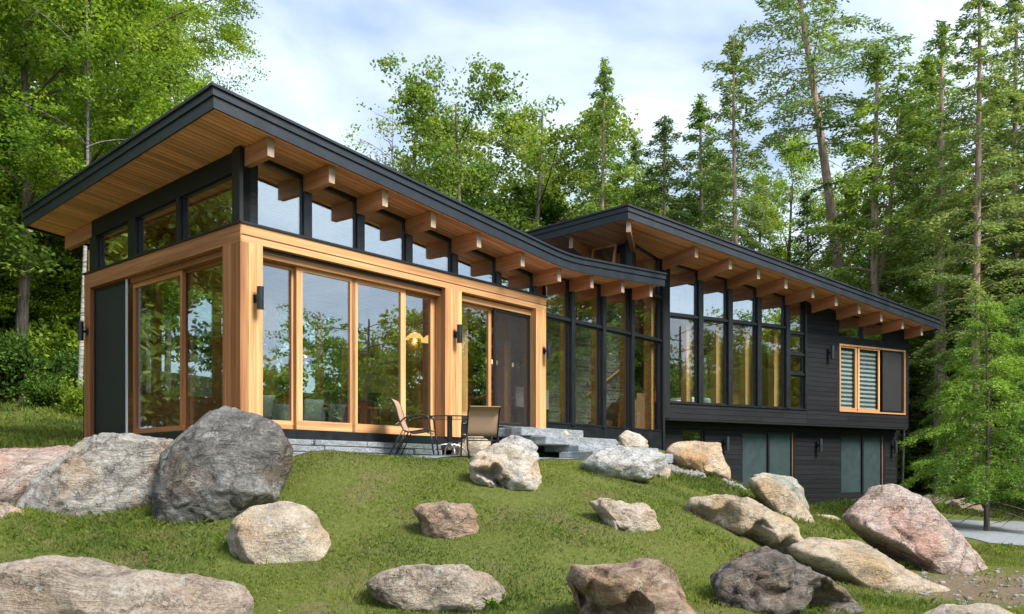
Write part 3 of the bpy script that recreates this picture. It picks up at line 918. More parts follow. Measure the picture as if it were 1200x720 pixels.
MB().hexa(KL, 2.602, 6.0, -.12, .02, zlow, lambda a, q: zuK(a, q) - .13, axis=2).build('siding', M['siding'], house)
# the cedar awning sash pushed open from the first pane
aw = MB()
for a0, a1, zz0, zz1 in ((.40, 1.10, 5.47, 5.53), (.40, 1.10, 4.78, 4.85), (.40, .455, 4.85, 5.47), (1.045, 1.10, 4.85, 5.47)):
    tilt = lambda zz: .04 + (5.53 - zz) * .22
    s0 = [[KL(a0, tilt(zz), zz), KL(a1, tilt(zz), zz), KL(a1, tilt(zz) + .05, zz), KL(a0, tilt(zz) + .05, zz)] for zz in (zz0, zz1)]
    aw.loft(s0)
awn = aw.build('awning_window', M['cedar'], house)
awn['label'] = 'open cedar framed awning window high under the ridge'
MB().loft([[KL(.44, .06 + (5.53 - zz) * .22, zz), KL(1.06, .06 + (5.53 - zz) * .22, zz), KL(1.06, .07 + (5.53 - zz) * .22, zz), KL(.44, .07 + (5.53 - zz) * .22, zz)] for zz in (4.83, 5.48)]).build('pane', M['glass_sky'], awn)
# triangle above the low roof on the front
window(A, KT + .08, TJ - mw, -.02, zs(KT, 0) + .02, 0, .035, M['black'], M['glass'], 'window', .08, zt=lambda t, q: zuA(t, q) - .02)
box(A, KT + .061, TJ - mw, -.10, .03, zs(KT, 0) - .05, zs(KT, 0) + .02, 'transom', M['black'], house)

# --- right wing, upper floor
ZS0, ZSM, ZO = 1.865, 4.02, 1.465
TE = 9.10
tb = [t_at(B, u, 0) for u in (783, 820, 854.5, 889, 923, 945)]
gbar = tb[1:5]
g0 = tb[0] - .0
ge = [g0 - .03] + [t_at(B, u, 0) for u in (820.5, 855, 889, 922.5)]
BHB = .27
for i in range(4):
    a = ge[i] + (.07 if i else .05); b = ge[i + 1] - .07
    window(B, a, b, -.02, ZS0, ZSM - .03, .035, M['black'], M['glass'], 'window', .08)
    window(B, a, b, -.02, ZSM + .03, 0, .035, M['black'], M['glass_clear'], 'window', .08, zt=lambda t, q: zuB(t, q) - .02)
for t in ge[1:]:
    MB().hexa(B, t - .07, t + .07, -.12, .05, ZS0 - .02, lambda a, q: zuB(a, q) - BHB - .004, axis=2).build('mullion', M['black'], house)
    MB().hexa(B, t - .27, t - .09, -.42, -.20, ZS0 - .2, lambda a, q: zuB(a, q) - BHB, axis=2).build('column', M['inner_wood'], house)
MB().hexa(B, -.05, ge[0] + .05, -.12, .05, ZO, lambda a, q: zuB(a, q) - .012, axis=2).build('corner_post', M['siding'], house)
box(B, ge[0] + .05, ge[4] - .07, -.10, .03, ZSM - .03, ZSM + .03, 'transom', M['black'], house)
# narrow stack of four panes
n0, n1 = ge[4] + .07, t_at(B, 942.5, 0)
zz = [ZS0, 2.83, 3.36, 3.93]
zz_t = [2.77, 3.30, 3.87]
for i in range(3):
    window(B, n0, n1, -.02, zz[i], zz_t[i], .05 if i else .035, M['black'], M['glass'], 'window', .08)
    box(B, n0, n1, -.10, .02, zz_t[i], zz[i + 1], 'transom', M['black'], house)
window(B, n0, n1, -.02, zz[3], 0, .035, M['black'], M['glass'], 'window', .08, zt=lambda t, q: zuB(t, q) - .02)
MB().hexa(B, n1, n1 + .07, -.12, .045, ZS0 - .03, lambda a, q: zuB(a, q) - .012, axis=2).build('mullion', M['black'], house)
box(B, ge[0] + .05, n1 + .07, -.12, .05, ZS0 - .035, ZS0 - .001, 'sill', M['black'], house)

# siding walls: backing sheet (part) + boards (sub-parts)
def siding_wall(F, rects, w, name='siding', rows=.13, th=.022, zt=None):
    """rects: (t0, t1, z0, z1); z1 may be None to follow the roof"""
    back = MB()
    for (a, b, z0, z1) in rects:
        top = zt if z1 is None else (lambda t, q, z1=z1: z1)
        back.hexa(F, a, b, w - .14, w - .002, z0, top, axis=0)
    root = back.build(name, M['black'], house)
    zmin = min(r[2] for r in rects)
    for (a, b, z0, z1) in rects:
        k = math.floor((z0 - zmin) / rows + 1e-6)
        z = zmin + k * rows
        while True:
            lo = max(z, z0) + .004
            hi = z + rows - .004
            top_a = z1 if z1 is not None else zt(a, w)
            top_b = z1 if z1 is not None else zt(b, w)
            if lo > max(top_a, top_b) - .03: break
            if z1 is not None: hi = min(hi, z1 - .001)
            bb = b
            if z1 is None and top_b < hi:        # board cut short by the roof slope
                if top_a < hi: hi = max(lo + .02, min(top_a, hi) - .01)
                bb = a + (b - a) * max(.04, min(1, (top_a - hi) / max(1e-3, top_a - top_b)))
            j = rnd.uniform(0, .003)
            xa = a
            while xa < bb - .01:
                xb = min(bb, xa + rnd.uniform(1.3, 3.2))
                if bb - xb < .4: xb = bb
                j = rnd.uniform(0, .004)
                MB().hexa(F, xa + .002, xb - .002, w, w + th + j, lo, hi, axis=0).build('siding_board', M['siding'], root)
                xa = xb
            z += rows
    return root
wt0, wt1 = t_at(B, 982.3, 0), t_at(B, 1059.5, 0)
c0, c1 = t_at(B, 983, 0), t_at(B, 1036, 0)
zcl = lambda t, q: zuB(t, q) - .012
ZCB = 3.93
siding_wall(B, [(-.05, n1 + .07, ZO, ZS0 - .036), (n1 + .072, TE, ZO, 1.83), (n1 + .072, wt0 - .01, 1.832, 3.75), (wt1 + .005, TE, 1.832, 3.75),
                (n1 + .072, TE, 3.752, ZCB), (n1 + .072, c0, ZCB + .002, None), (c1 + .0, TE, ZCB + .002, None)], 0.0, zt=lambda t, q: zuB(t, q) - .02)
box(B, TE, TE + .03, -6, .03, ZO, 4.3, 'corner_trim', M['siding'], house)
box(B, TE + .001, TE + .028, -.10, .032, ZO - .002, 4.2, 'corner_trim', M['black'], house)
cm = (c0 + c1) / 2
window(B, c0, cm - .04, .0, ZCB + .002, 0, .03, M['black'], M['glass'], 'clerestory_window', .07, zt=zcl)
window(B, cm + .04, c1, .0, ZCB + .002, 0, .03, M['black'], M['glass'], 'clerestory_window', .07, zt=zcl)
MB().hexa(B, cm - .04, cm + .04, -.1, .02, ZCB, zcl, axis=2).build('mullion', M['black'], house)

# bedroom window: cedar casing, two sashes with striped blinds, a screen panel
zb0, zb1 = 1.845, 3.735
cas = MB()
cas.hexa(B, wt0, wt1, -.06, .05, zb1 - .05, zb1, axis=0)
cas.hexa(B, wt0, wt1, -.06, .055, zb0, zb0 + .04, axis=0)
cas.hexa(B, wt0, wt0 + .05, -.06, .05, zb0 + .04, zb1 - .05, axis=2)
cas.hexa(B, wt1 - .05, wt1, -.06, .05, zb0 + .04, zb1 - .05, axis=2)
cas.build('window_casing', M['cedar'], house)
ts_ = [t_at(B, u, .02) for u in (984.5, 1002.5, 1004.5, 1031, 1033.5, 1057.5)]
for a, b, sd in ((ts_[0], ts_[1] + .06, (.35, 1, 1, .6)), (ts_[2] + .03, ts_[3], (1, .8, 1, .6))):
    f = window(B, a, b, .02, zb0 + .04, zb1 - .05, .07, M['cedar'], M['glass_low'], 'window_sash', .05, sd)
    z = zb0 + .1
    while z < zb1 - .12:
        MB().hexa(B, a + .03, b - .05, -.075, -.065, z, z + .055).build('blind_slat', M['blind'], f)
        MB().hexa(B, a + .03, b - .05, -.075, -.067, z + .0555, z + .1195).build('blind_gap', M['blind_dark'], f)
        z += .12
window(B, ts_[4], ts_[5], .03, zb0 + .06, zb1 - .05, .04, M['black'], M['screen_dense'], 'window_screen', .03, pane='screen', gd=.004)

# overhang underside and the recessed lower storey
WR = -.40
box(B, -.05, TE, -6, .018, ZO - .05, ZO - .004, 'overhang_soffit', M['siding'], house)
b0, b1 = t_at(B, 868, WR), t_at(B, 930.5, WR)
b2, b3 = t_at(B, 984, WR), t_at(B, 1035.5, WR)
b4, b5 = t_at(B, 799, WR), t_at(B, 825, WR)
ZG, ZW = -.95, 1.235
siding_wall(B, [(-.5, TE, ZW, ZO - .052), (-.5, b4, ZG, ZW - .002), (b4, b5, ZG, .9), (b5, b0, ZG, ZW - .002), (b1, b2, ZG, ZW - .002), (b3, TE, ZG, ZW - .002), (b0, b1, ZG, -.48), (b2, b3, ZG, -.48)], WR, 'siding', .13)
box(B, TE, TE + .03, -6, WR + .03, ZG, ZO - .052, 'corner_trim', M['siding'], house)
for a, b in ((b0, b1), (b2, b3)):
    m_ = a + (b - a) * .50
    f = window(B, a, m_ + .03, WR + .01, -.478, ZW - .002, .06, M['black'], M['frosted'], 'patio_door', .06, (1, 1, 1, 1))
    f = window(B, m_ - .03, b - .10, WR + .035, -.478, ZW - .002, .06, M['black'], M['frosted'], 'patio_door', .06, (1, 1, 1, 1))
    box(B, b - .10, b - .06, WR - .05, WR + .02, -.478, ZW - .003, 'door_jamb', M['cedar_dark'], house)
    box(B, b - .06, b, WR - .05, WR + .04, -.478, ZW - .003, 'door_jamb', M['black'], house)
window(B, b4, b5, WR - .02, .902, ZW - .002, .05, M['black'], M['glass'], 'window', .06)
# foundation strip
box(B, b1, TE, WR - .12, WR + .01, -1.3, ZG - .001, 'foundation', M['concrete'], house)

# --- upper roof
Ev = Rp - Pp
bkB = Vector((-En[0], -En[1], 0))
def up_line(s, extra=0.0):
    """start on the left edge and end on the right edge of the roof, s metres back from the eave"""
    a = Pp + l2 * s
    # intersect a + k*Ev with Rp + bkB*q
    k, q = np.linalg.solve(np.array([[Ev.x, -bkB.x], [Ev.y, -bkB.y]]), np.array([Rp.x - a.x, Rp.y - a.y]))
    b = a + Ev * k
    return Vector((a.x, a.y, zup(a))), Vector((b.x, b.y, zup(b)))
up = Vector((0, 0, 1))
def up_slab(s0, s1, lo, hi, mb):
    a0, b0_ = up_line(s0); a1, b1_ = up_line(s1)
    mb.loft([[a0 + up * lo, a1 + up * lo, a1 + up * hi, a0 + up * hi], [b0_ + up * lo, b1_ + up * lo, b1_ + up * hi, b0_ + up * hi]])
    return mb
roof_up = up_slab(.004, 8.0, .022, .25, MB()).build('roof', M['fascia'], house)
roof_up['label'] = 'upper roof sloping down to the right from its high corner'
s = .006
while s < 7.9:
    up_slab(s, s + .115, 0, .020, MB()).build('soffit_board', M['soffit'], roof_up)
    s += .126
eo = Vector((Ev.y, -Ev.x, 0)).normalized()            # outwards from the eave
lo_ = Vector((-l2.y, l2.x, 0)).normalized()           # outwards from the left edge
if lo_.dot(Vector((-1, -1, 0))) < 0: lo_ = -lo_
for lo, hi, o1 in ((-.03, .13, .03), (.132, .235, .055), (.237, .275, .085)):
    nm = 'fascia_board' if hi < .25 else 'drip_edge'
    cs = Pp + (eo + lo_) * (o1 / (1 + eo.dot(lo_)))   # mitred corner
    re = Rp + eo * o1 + Ev.normalized() * .05
    MB().loft([[Pp + up * lo, cs + up * lo, cs + up * hi, Pp + up * hi], [Rp + up * lo, re + up * lo, re + up * hi, Rp + up * hi]]).build(nm, M['fascia'], roof_up)
    le = Lp + (Lp - Pp) * 2.2
    MB().loft([[Pp + up * (lo + .0005), cs + up * (lo + .0005), cs + up * (hi + .0005), Pp + up * (hi + .0005)], [le + up * lo, le + lo_ * o1 + up * lo, le + lo_ * o1 + up * hi, le + up * hi]]).build(nm, M['fascia'], roof_up)
    rb = Rp + bkB * 7
    rb.z = zup(rb)
    eu = Vector((E[0], E[1], 0))
    MB().loft([[Rp + up * lo, Rp + eu * (.05 + o1) + up * lo, Rp + eu * (.05 + o1) + up * hi, Rp + up * hi], [rb + up * lo, rb + eu * o1 + up * lo, rb + eu * o1 + up * hi, rb + up * hi]]).build(nm, M['fascia'], roof_up)

# beams of the upper roof, square to the wall and stopping short of the fascia
def to_eave(p, d):
    q, k = np.linalg.solve(np.array([[d[0], -Ev.x], [d[1], -Ev.y]]), np.array([Pp.x - p.x, Pp.y - p.y]))
    return q
def up_beam(p, d, back, gap=.17, left=False):
    d = Vector((d[0], d[1], 0)).normalized()
    if left:
        q, k = np.linalg.solve(np.array([[d.x, -l2.x], [d.y, -l2.y]]), np.array([Pp.x - p.x, Pp.y - p.y]))
    else:
        q = to_eave(p, d)
    sd = Vector((-d.y, d.x, 0)) * .05
    a, b = p - d * back, p + d * (q - gap)
    secs = []
    for c in (a, b):
        z_ = zup(c) - .004
        secs.append([Vector((c.x, c.y, z_ - BHB)) - sd, Vector((c.x, c.y, z_ - BHB)) + sd, Vector((c.x, c.y, z_)) + sd, Vector((c.x, c.y, z_)) - sd])
    bm_ = MB().loft(secs).build('beam', M['beam'], house)
    e = b + d * .008
    MB().loft([secs[1], [v + d * .008 for v in secs[1]]]).build('end_cap', M['beam_end'], bm_)
Jv = Vector((J[0], J[1], 0))
up_beam(Jv, (En[0] * .80 + Nn[0] * .2, En[1] * .8 + Nn[1] * .2), 5)
for u in (820.5, 855, 889, 922.5, 951.5, 980.5, 1008.5, 1035.5, 1060):
    t = t_at(B, u, 0)
    up_beam(B(t, 0, 0), En, 5.5)
rd = Vector((Pp.x - K0.x, Pp.y - K0.y, 0))
up_beam(Vector((K0.x, K0.y, 0)) - rd.normalized() * .02, rd, .05, .12)
up_beam(KL(1.24, 0, 0), (-D[0] * .9 + Nn[0] * .16, -D[1] * .9 + Nn[1] * .16), 3, .20, True)

# --- wall lamps
M['lamp_grey'] = plain_mat('dark_grey_lamp_metal', (.045, .052, .062), .4, .3, .1, 6)
def sconce(F, t, w, z, r=.055, h=.30, label=None):
    root = empty('wall_lamp', F(t, w, z), label, 'wall lamp', 'cylinder wall lamps on the house')
    c = F(t, w + .12, 0)
    seg = [(c.x, c.y, z - h / 2), (c.x, c.y, z + h / 2)]
    MB().tube(seg, r, 20).build('lamp_body', M['black'] if F is not B else M['lamp_grey'], root)
    MB().tube([(c.x, c.y, z - h / 2 - .004), (c.x, c.y, z - h / 2 + .012)], r * .8, 16).build('lens', M['frosted'], root)
    MB().tube([F(t, w, z), F(t, w + .09, z)], .022, 8).build('bracket', M['black'], root)
    MB().hexa(F, t - .04, t + .04, w, w + .012, z - .06, z + .06).build('back_plate', M['black'], root)
    return root
def zpx(v, y): return -(v - CY) / F_PX * y
sconce(A, .235, 0, zpx(349, 12.95), .05, .33, 'black cylinder lamp on the big cedar corner post')
sconce(A, 4.42, 0, zpx(391, 16.1), .05, .33, 'black cylinder lamp on the cedar post between the sliding doors')
sconce(A, T1 - .07, 0, zpx(410, 18.0), .05, .33, 'black cylinder lamp on the last cedar post beside the curtain wall')
sconce(Lf, 4.98, .02, zpx(388, 16.0), .05, .33, 'black cylinder lamp on the far left cedar post')
sconce(B, t_at(B, 974, .1), .024, zpx(413, 24.4), .05, .36, 'black cylinder lamp on the upper dark siding by the bedroom window')
sconce(B, t_at(B, 848, WR), WR + .024, zpx(520, 22.9), .05, .36, 'black lamp on the lower wall behind the tan boulder')
sconce(B, t_at(B, 957, WR), WR + .024, zpx(522, 24.7), .05, .36, 'black lamp on the lower wall between the two patio doors')
sconce(B, t_at(B, 1045, WR), WR + .024, zpx(523, 25.6), .05, .36, 'black lamp at the right end of the lower wall')

# --- rooms behind the glass
box(A, .05, 5.0, -5.2, -.36, .52, ZB + .005, 'floor_slab', M['floor_wood'], house)
box(A, 5.0, TJ + 1.0, -6.0, -.36, .62, 1.12, 'floor_slab', M['floor_wood'], house)
box(B, .3, TE - .02, -6, -.15, ZO + .002, 1.60, 'floor_slab', M['floor_wood'], house)
# back wall of the sunroom: low panelling with tall panes above
box(A, .1, 6.6, -5.25, -5.15, .3, 1.55, 'back_wall', M['inner_wood'], house)
for i in range(5):
    a = .1 + i * 1.3
    window(A, a, a + 1.3, -5.16, 1.552, 3.9, .09, M['inner_wood'], M['glass_low'], 'window', .08)
box(A, .1, 6.6, -5.25, -5.15, 3.902, 4.2, 'back_wall', M['inner_wood'], house)
MB().hexa(Lf, 5.2, 5.24, -1.2, -.36, 0, lambda s, q: 4.2, axis=2).build('back_wall', M['inner_wood'], house)
# kitchen end
box(A, 6.4, 6.5, -5.1, -3.1, 1.13, 3.95, 'partition', M['inner_wood'], house)
box(A, 6.6, KT + .9, -6.05, -5.95, 1.1, 4.1, 'back_wall', M['inner_wood'], house)
# ledgestone fireplace wall behind the curtain wall
sw = MB()
Wst = frame_xy(A(8.6, -2.6, 0)[:2], (.93, .367), (.367, -.93))
sw.hexa(Wst, 0, 3.4, -.5, -.03, 1.1, 4.9, axis=0)
st_root = sw.build('stone_wall', M['ledge'], house)
zz_ = 1.1
cob = MB()
while zz_ < 4.85:
    hgt = rnd.uniform(.07, .16)
    a = 0
    while a < 3.4:
        ln = rnd.uniform(.18, .55)
        cob.hexa(Wst, a + .006, min(a + ln, 3.4) - .006, -.028, rnd.uniform(.0, .035), zz_ + .005, zz_ + hgt - .005, axis=0)
        a += ln
    zz_ += hgt
c_ = cob.build('ledgestone', M['ledge'], st_root); c_['kind'] = 'stuff'
MB().tube([Wst(2.2, .15, 2.0), Wst(3.3, .15, 2.8)], .03, 8).build('handrail', M['inner_wood'], st_root)
for i in range(6):
    MB().hexa(Wst, 2.1 + i * .22, 2.32 + i * .22, .04, .9, 1.12, 1.2 + i * .17, axis=1).build('stair', M['floor_wood'], house)
# rooms of the right wing
box(B, 3.95, n1 + .9, -1.9, -1.8, 1.6, 5.0, 'partition', M['inner_wood'], house)
box(B, .2, 4.0, -5.3, -5.2, 1.6, 2.4, 'partition', M['inner_wood'], house)
for i in range(3):
    window(B, .2 + i * 1.26, 1.46 + i * 1.26, -5.21, 2.402, 4.6, .09, M['inner_wood'], M['glass'], 'window', .08)
box(B, n1 + .95, n1 + 1.05, -5, -.2, 1.6, 4.5, 'partition', M['inner_wood'], house)
box(B, n1 + 1.06, TE, -1.2, -1.15, 1.6, 3.9, 'partition', M['blind_dark'], house)

# furniture seen through the panes
def sofa(t0, w0, lx, label, cushions):
    root = empty('sofa', A(t0, w0, ZB + .006), label, 'sofa')
    zb = ZB + .006
    MB().hexa(A, t0, t0 + lx, w0 - .85, w0, zb + .06, zb + .28).build('seat', M['sofa'], root, bevel=.03)
    MB().hexa(A, t0, t0 + lx, w0, w0 + .18, zb + .06, zb + .44).build('backrest', M['sofa'], root, bevel=.03)
    MB().hexa(A, t0 - .16, t0, w0 - .85, w0 + .18, zb + .06, zb + .36).build('arm', M['sofa'], root, bevel=.03)
    MB().hexa(A, t0 + lx, t0 + lx + .16, w0 - .85, w0 + .18, zb + .06, zb + .36).build('arm', M['sofa'], root, bevel=.03)
    for q, e in ((t0 + .1, -.7), (t0 + lx - .1, -.7), (t0 + .1, .1), (t0 + lx - .1, .1)):
        MB().hexa(A, q - .03, q + .03, w0 + e - .03, w0 + e + .03, zb, zb + .081).build('leg', M['black'], root)
def cushion(F, t, w, z, size, tilt, label, mat):
    import bmesh
    bm = bmesh.new()
    bmesh.ops.create_grid(bm, x_segments=10, y_segments=10, size=.5)
    top = [v for v in bm.verts]
    r = bmesh.ops.duplicate(bm, geom=bm.verts[:] + bm.edges[:] + bm.faces[:])
    low = [e for e in r['geom'] if isinstance(e, bmesh.types.BMVert)]
    for vs, sg in ((top, 1), (low, -1)):
        for v in vs:
            ex, ey = abs(v.co.x) * 2, abs(v.co.y) * 2
            v.co.z = sg * .20 * ((1 - ex ** 4) * (1 - ey ** 4)) ** .6
            pin = 1 - .10 * (1 - max(ex, ey)) 
            v.co.x *= pin * (1 - .06 * (1 - ey)); v.co.y *= pin * (1 - .06 * (1 - ex))
    bmesh.ops.remove_doubles(bm, verts=bm.verts, dist=1e-4)
    bmesh.ops.recalc_face_normals(bm, faces=bm.faces)
    me = bpy.data.meshes.new('cushion'); bm.to_mesh(me); bm.free()
    me.polygons.foreach_set("use_smooth", [True] * len(me.polygons))
    me.materials.append(mat)
    o = bpy.data.objects.new('cushion', me); COL.objects.link(o)
    o.location = F(t, w, z)
    d = F(1, 0, 0) - F(0, 0, 0)
    o.rotation_euler = (math.radians(90 - tilt), 0, math.atan2(d.y, d.x))
    o.scale = (size, size, size * .55)
    return tag(o, label, 'cushion', 'cushions in the sunroom')
sofa(.75, -.95, 1.5, 'grey sofa behind the first two sliding panes of the sunroom', 2)
cushion(A, .80, -.68, ZB + .36, .42, -14, 'sage cushion behind the first sliding pane beside the corner post', M['cushion'])
cushion(A, 1.75, -.66, ZB + .35, .42, -10, 'grey green cushion in the middle of the second sliding pane', M['cushion'])
cushion(A, 2.25, -.68, ZB + .33, .36, -10, 'smaller sage cushion at the right of the second sliding pane', M['sofa'])
# kitchen counter and stools
kt = empty('kitchen_island', A(4.6, -3.4, ZB + .006), 'fir kitchen island seen through the third and fourth sliding panes', 'kitchen island')
MB().hexa(A, 3.4, 5.6, -4.1, -3.4, ZB + .006, ZB + .90, axis=0).build('cabinet', M['inner_wood'], kt)
MB().hexa(A, 3.3, 5.7, -4.2, -3.25, ZB + .901, ZB + .945, axis=0).build('worktop', M['floor_wood'], kt)
for i in range(4):
    MB().hexa(A, 3.43 + i * .54, 3.43 + i * .54 + .51, -3.40, -3.38, ZB + .07, ZB + .86, axis=2).build('door_panel', M['inner_wood'], kt)
stool_labels = ['bar stool nearest the post behind the fourth sliding pane', 'bar stool in the middle behind the fourth sliding pane', 'bar stool at the far left behind the fourth sliding pane']
def stool(t, w, label):
    zb = ZB + .006
    root = empty('bar_stool', A(t, w, zb), label, 'bar stool', 'bar stools at the kitchen island')
    for a, b in ((-.17, -.17), (.17, -.17), (-.17, .17), (.17, .17)):
        MB().tube([A(t + a, w + b, zb), A(t + a * .75, w + b * .75, zb + .66)], .016, 6).build('leg', M['chair_metal'], root)
    MB().hexa(A, t - .19, t + .19, w - .19, w + .19, zb + .66, zb + .70).build('seat', M['inner_wood'], root, bevel=.01)
    MB().hexa(A, t - .17, t + .17, w + .15, w + .18, zb + .70, zb + 1.0).build('backrest', M['chair_metal'], root)
    MB().tube([A(t - .15, w + .15, zb + .25), A(t + .15, w + .15, zb + .25)], .012, 6).build('footrest', M['chair_metal'], root)
for t, l in zip((4.75, 4.2, 3.65), stool_labels): stool(t, -2.8, l)
# pendant lamps over the island
def pendant(t, w, z, label):
    root = empty('pendant_lamp', A(t, w, z + .16), label, 'pendant lamp', 'pendant lamps over the kitchen island')
    c = A(t, w, 0)
    prof = [(.03, .16), (.10, .13), (.18, .06), (.21, 0.0)]
    n = 20
    sh = MB().loft([[Vector((c.x + r * math.cos(2 * math.pi * k / n), c.y + r * math.sin(2 * math.pi * k / n), z + h)) for k in range(n)] for r, h in prof], False)
    sh.build('lamp_shade', M['lamp_glow'], root, smooth=True)
    MB().tube([(c.x, c.y, z + .16), (c.x, c.y, zs(t, w) - .02)], .006, 6).build('cord', M['black'], root)
    MB().tube([(c.x, c.y, z + .02), (c.x, c.y, z + .10)], [.03, .05], 10).build('bulb', M['lamp_white'], root)
    ld = bpy.data.lights.new('pendant_bulb_light', 'POINT'); ld.energy = 9; ld.color = (1, .72, .4); ld.shadow_soft_size = .015
    lo2 = bpy.data.objects.new('bulb_light', ld); COL.objects.link(lo2); lo2.parent = root; lo2.location = (0, 0, -.2)
def a_at(u, w):
    return t_at(A, u, w)
pd0 = a_at(486, -3.2); pd1 = a_at(504, -3.2)
y0 = A(pd0, -3.2, 0).y
pendant(pd0, -3.2, zpx(398, y0), 'glowing amber pendant lamp at the left of the fourth sliding pane')
pendant(pd1, -3.2, zpx(401, A(pd1, -3.2, 0).y), 'second glowing amber pendant lamp nearer the cedar post')
# chandelier in the dining area behind the screen door
ch_t = a_at(592, -2.4)
cc_ = A(ch_t, -2.4, 0)
zc_ = zpx(424, cc_.y)
chd = empty('chandelier', (cc_.x, cc_.y, zc_ + .2), 'linear chandelier with small bulbs behind the dark screen door', 'chandelier')
MB().hexa(A, ch_t - .7, ch_t + .7, -2.42, -2.38, zc_, zc_ + .03).build('bar', M['black'], chd)
MB().tube([(cc_.x, cc_.y, zc_ + .03), (cc_.x, cc_.y, zs(ch_t, -2.4) - .02)], .01, 6).build('rod', M['black'], chd)
for i in range(8):
    p_ = A(ch_t - .65 + i * .186, -2.4, zc_)
    MB().tube([p_ - Vector((0, 0, .10)), p_ - Vector((0, 0, .001))], .016, 8).build('bulb', M['lamp_white'], chd)
# dining table
dt_ = empty('dining_table', A(ch_t, -2.4, 1.121), 'wooden dining table under the linear chandelier', 'table')
MB().hexa(A, ch_t - .9, ch_t + .9, -2.85, -1.95, 1.82, 1.87).build('table_top', M['floor_wood'], dt_)
for a, b in ((-.8, -2.75), (.8, -2.75), (-.8, -2.05), (.8, -2.05)):
    MB().hexa(A, ch_t + a - .04, ch_t + a + .04, b - .04, b + .04, 1.121, 1.82).build('leg', M['floor_wood'], dt_)
def dchair(t, w, flip, label):
    root = empty('dining_chair', A(t, w, 1.121), label, 'chair', 'dining chairs')
    for a in (-.19, .19):
        for b in (-.19, .19):
            MB().hexa(A, t + a - .02, t + a + .02, w + b - .02, w + b + .02, 1.121, 1.56).build('leg', M['black'], root)
    MB().hexa(A, t - .22, t + .22, w - .22, w + .22, 1.56, 1.60).build('seat', M['black'], root)
    MB().hexa(A, t - .21, t + .21, w + flip * .19, w + flip * .22, 1.60, 2.05).build('backrest', M['white_metal'], root)
dchair(ch_t - .4, -1.75, 1, 'pale backed dining chair low at the left of the screen door')
dchair(ch_t + .35, -1.75, 1, 'pale backed dining chair low at the right of the screen door')
# bed in the right wing
bed = empty('bed', B(1.6, -1.3, 1.601), 'bed with pale blue bedding behind the lower glass of the right wing', 'bed')
MB().hexa(B, 1.05, 2.15, -2.6, -.75, 1.62, 2.02).build('mattress', M['white_cloth'], bed, bevel=.06)
MB().hexa(B, 1.0, 2.2, -2.65, -.70, 1.601, 1.75).build('bed_frame', M['inner_wood'], bed)
MB().hexa(B, 1.30, 2.18, -1.5, -.66, 1.76, 2.10).build('blanket', M['white_cloth'], bed, bevel=.05)
def cushion_b(t, w, z, label, size=.36):
    o = cushion(B, t, w, z, size, -12, label, M['red_cloth']); o['group'] = 'red cushions in the right wing'; return o
cushion_b(1.62, -1.0, 2.27, 'red cushion standing up on the pale blue bedding')
arm = empty('armchair', B(.55, -.7, 1.601), 'red armchair behind the leftmost lower pane of the right wing', 'armchair')
MB().hexa(B, .28, .85, -1.0, -.45, 1.601, 1.95).build('seat', M['red_cloth'], arm, bevel=.04)
MB().hexa(B, .28, .85, -1.16, -1.0, 1.601, 2.25).build('backrest', M['red_cloth'], arm, bevel=.04)

# ------------------------------------------------------------------ terrace: stone plinth courses, steps, chairs
paving = sheet([A(.6, .12, 0)[:2], A(1.5, .35, 0)[:2], A(3.0, .9, 0)[:2], A(5, 1.4, 0)[:2], A(6.8, 1.5, 0)[:2], A(6.9, -.2, 0)[:2], A(.6, -.2, 0)[:2]], 'terrace', M['stone_slab'], .012, flat=None)
tag(paving, kind='structure')
pl = empty('stone_plinth', A(.4, .05, .34), 'low plinth of bluish grey stone slabs under the sliding doors', 'stone plinth')
for r in range(3):
    z0 = .30 + r * .098
    a = .15 + rnd.uniform(0, .3)
    while a < 3.9:
        ln = min(rnd.uniform(.55, 1.15), 4.0 - a)
        q = rnd.uniform(-.02, .03)
        MB().hexa(A, a + .005, a + ln - .005, -.42, .10 - r * .02 + q, z0 + .004, z0 + .095).build('stone', M['stone_slab'], pl, bevel=.012)
        a += ln
steps = empty('stone_steps', A(6.3, .6, .36), 'bluish grey stone slab steps leading up to the dark screen door', 'steps')
def slab(F, t0, t1, w0, w1, z0, z1):
    nt_ = 5
    mb = MB()
    top = []
    n = 14
    import random as _r
    prof = []
    for k in range(n):
        f = k / n * 4
        if f < 1: q = (t0 + (t1 - t0) * f, w0)
        elif f < 2: q = (t1, w0 + (w1 - w0) * (f - 1))
        elif f < 3: q = (t1 - (t1 - t0) * (f - 2), w1)
        else: q = (t0, w1 - (w1 - w0) * (f - 3))
        prof.append((q[0] + rnd.uniform(-.03, .03), q[1] + rnd.uniform(-.025, .025)))
    mb.loft([[F(a, b, z0) for a, b in prof], [F(a + rnd.uniform(-.01, .01), b + rnd.uniform(-.01, .01), (z0 + z1) / 2) for a, b in prof], [F(a, b, z1) for a, b in prof]])
    return mb.build('step', M['stone_slab'], steps, bevel=.012)
slab(A, 5.55, 7.35, .02, .75, .79, .955)
slab(A, 5.75, 7.95, .35, 1.15, .62, .785)
slab(A, 6.35, 8.9, .55, 1.55, .50, .616)
slab(A, 6.30, 9.0, .95, 1.90, .30, .495)
slab(A, 7.4, 9.6, .15, .70, .47, .70)

def tubepart(name, pts, r, mat, root, n=8):
    return MB().tube(pts, r, n).build(name, mat, root, smooth=True)

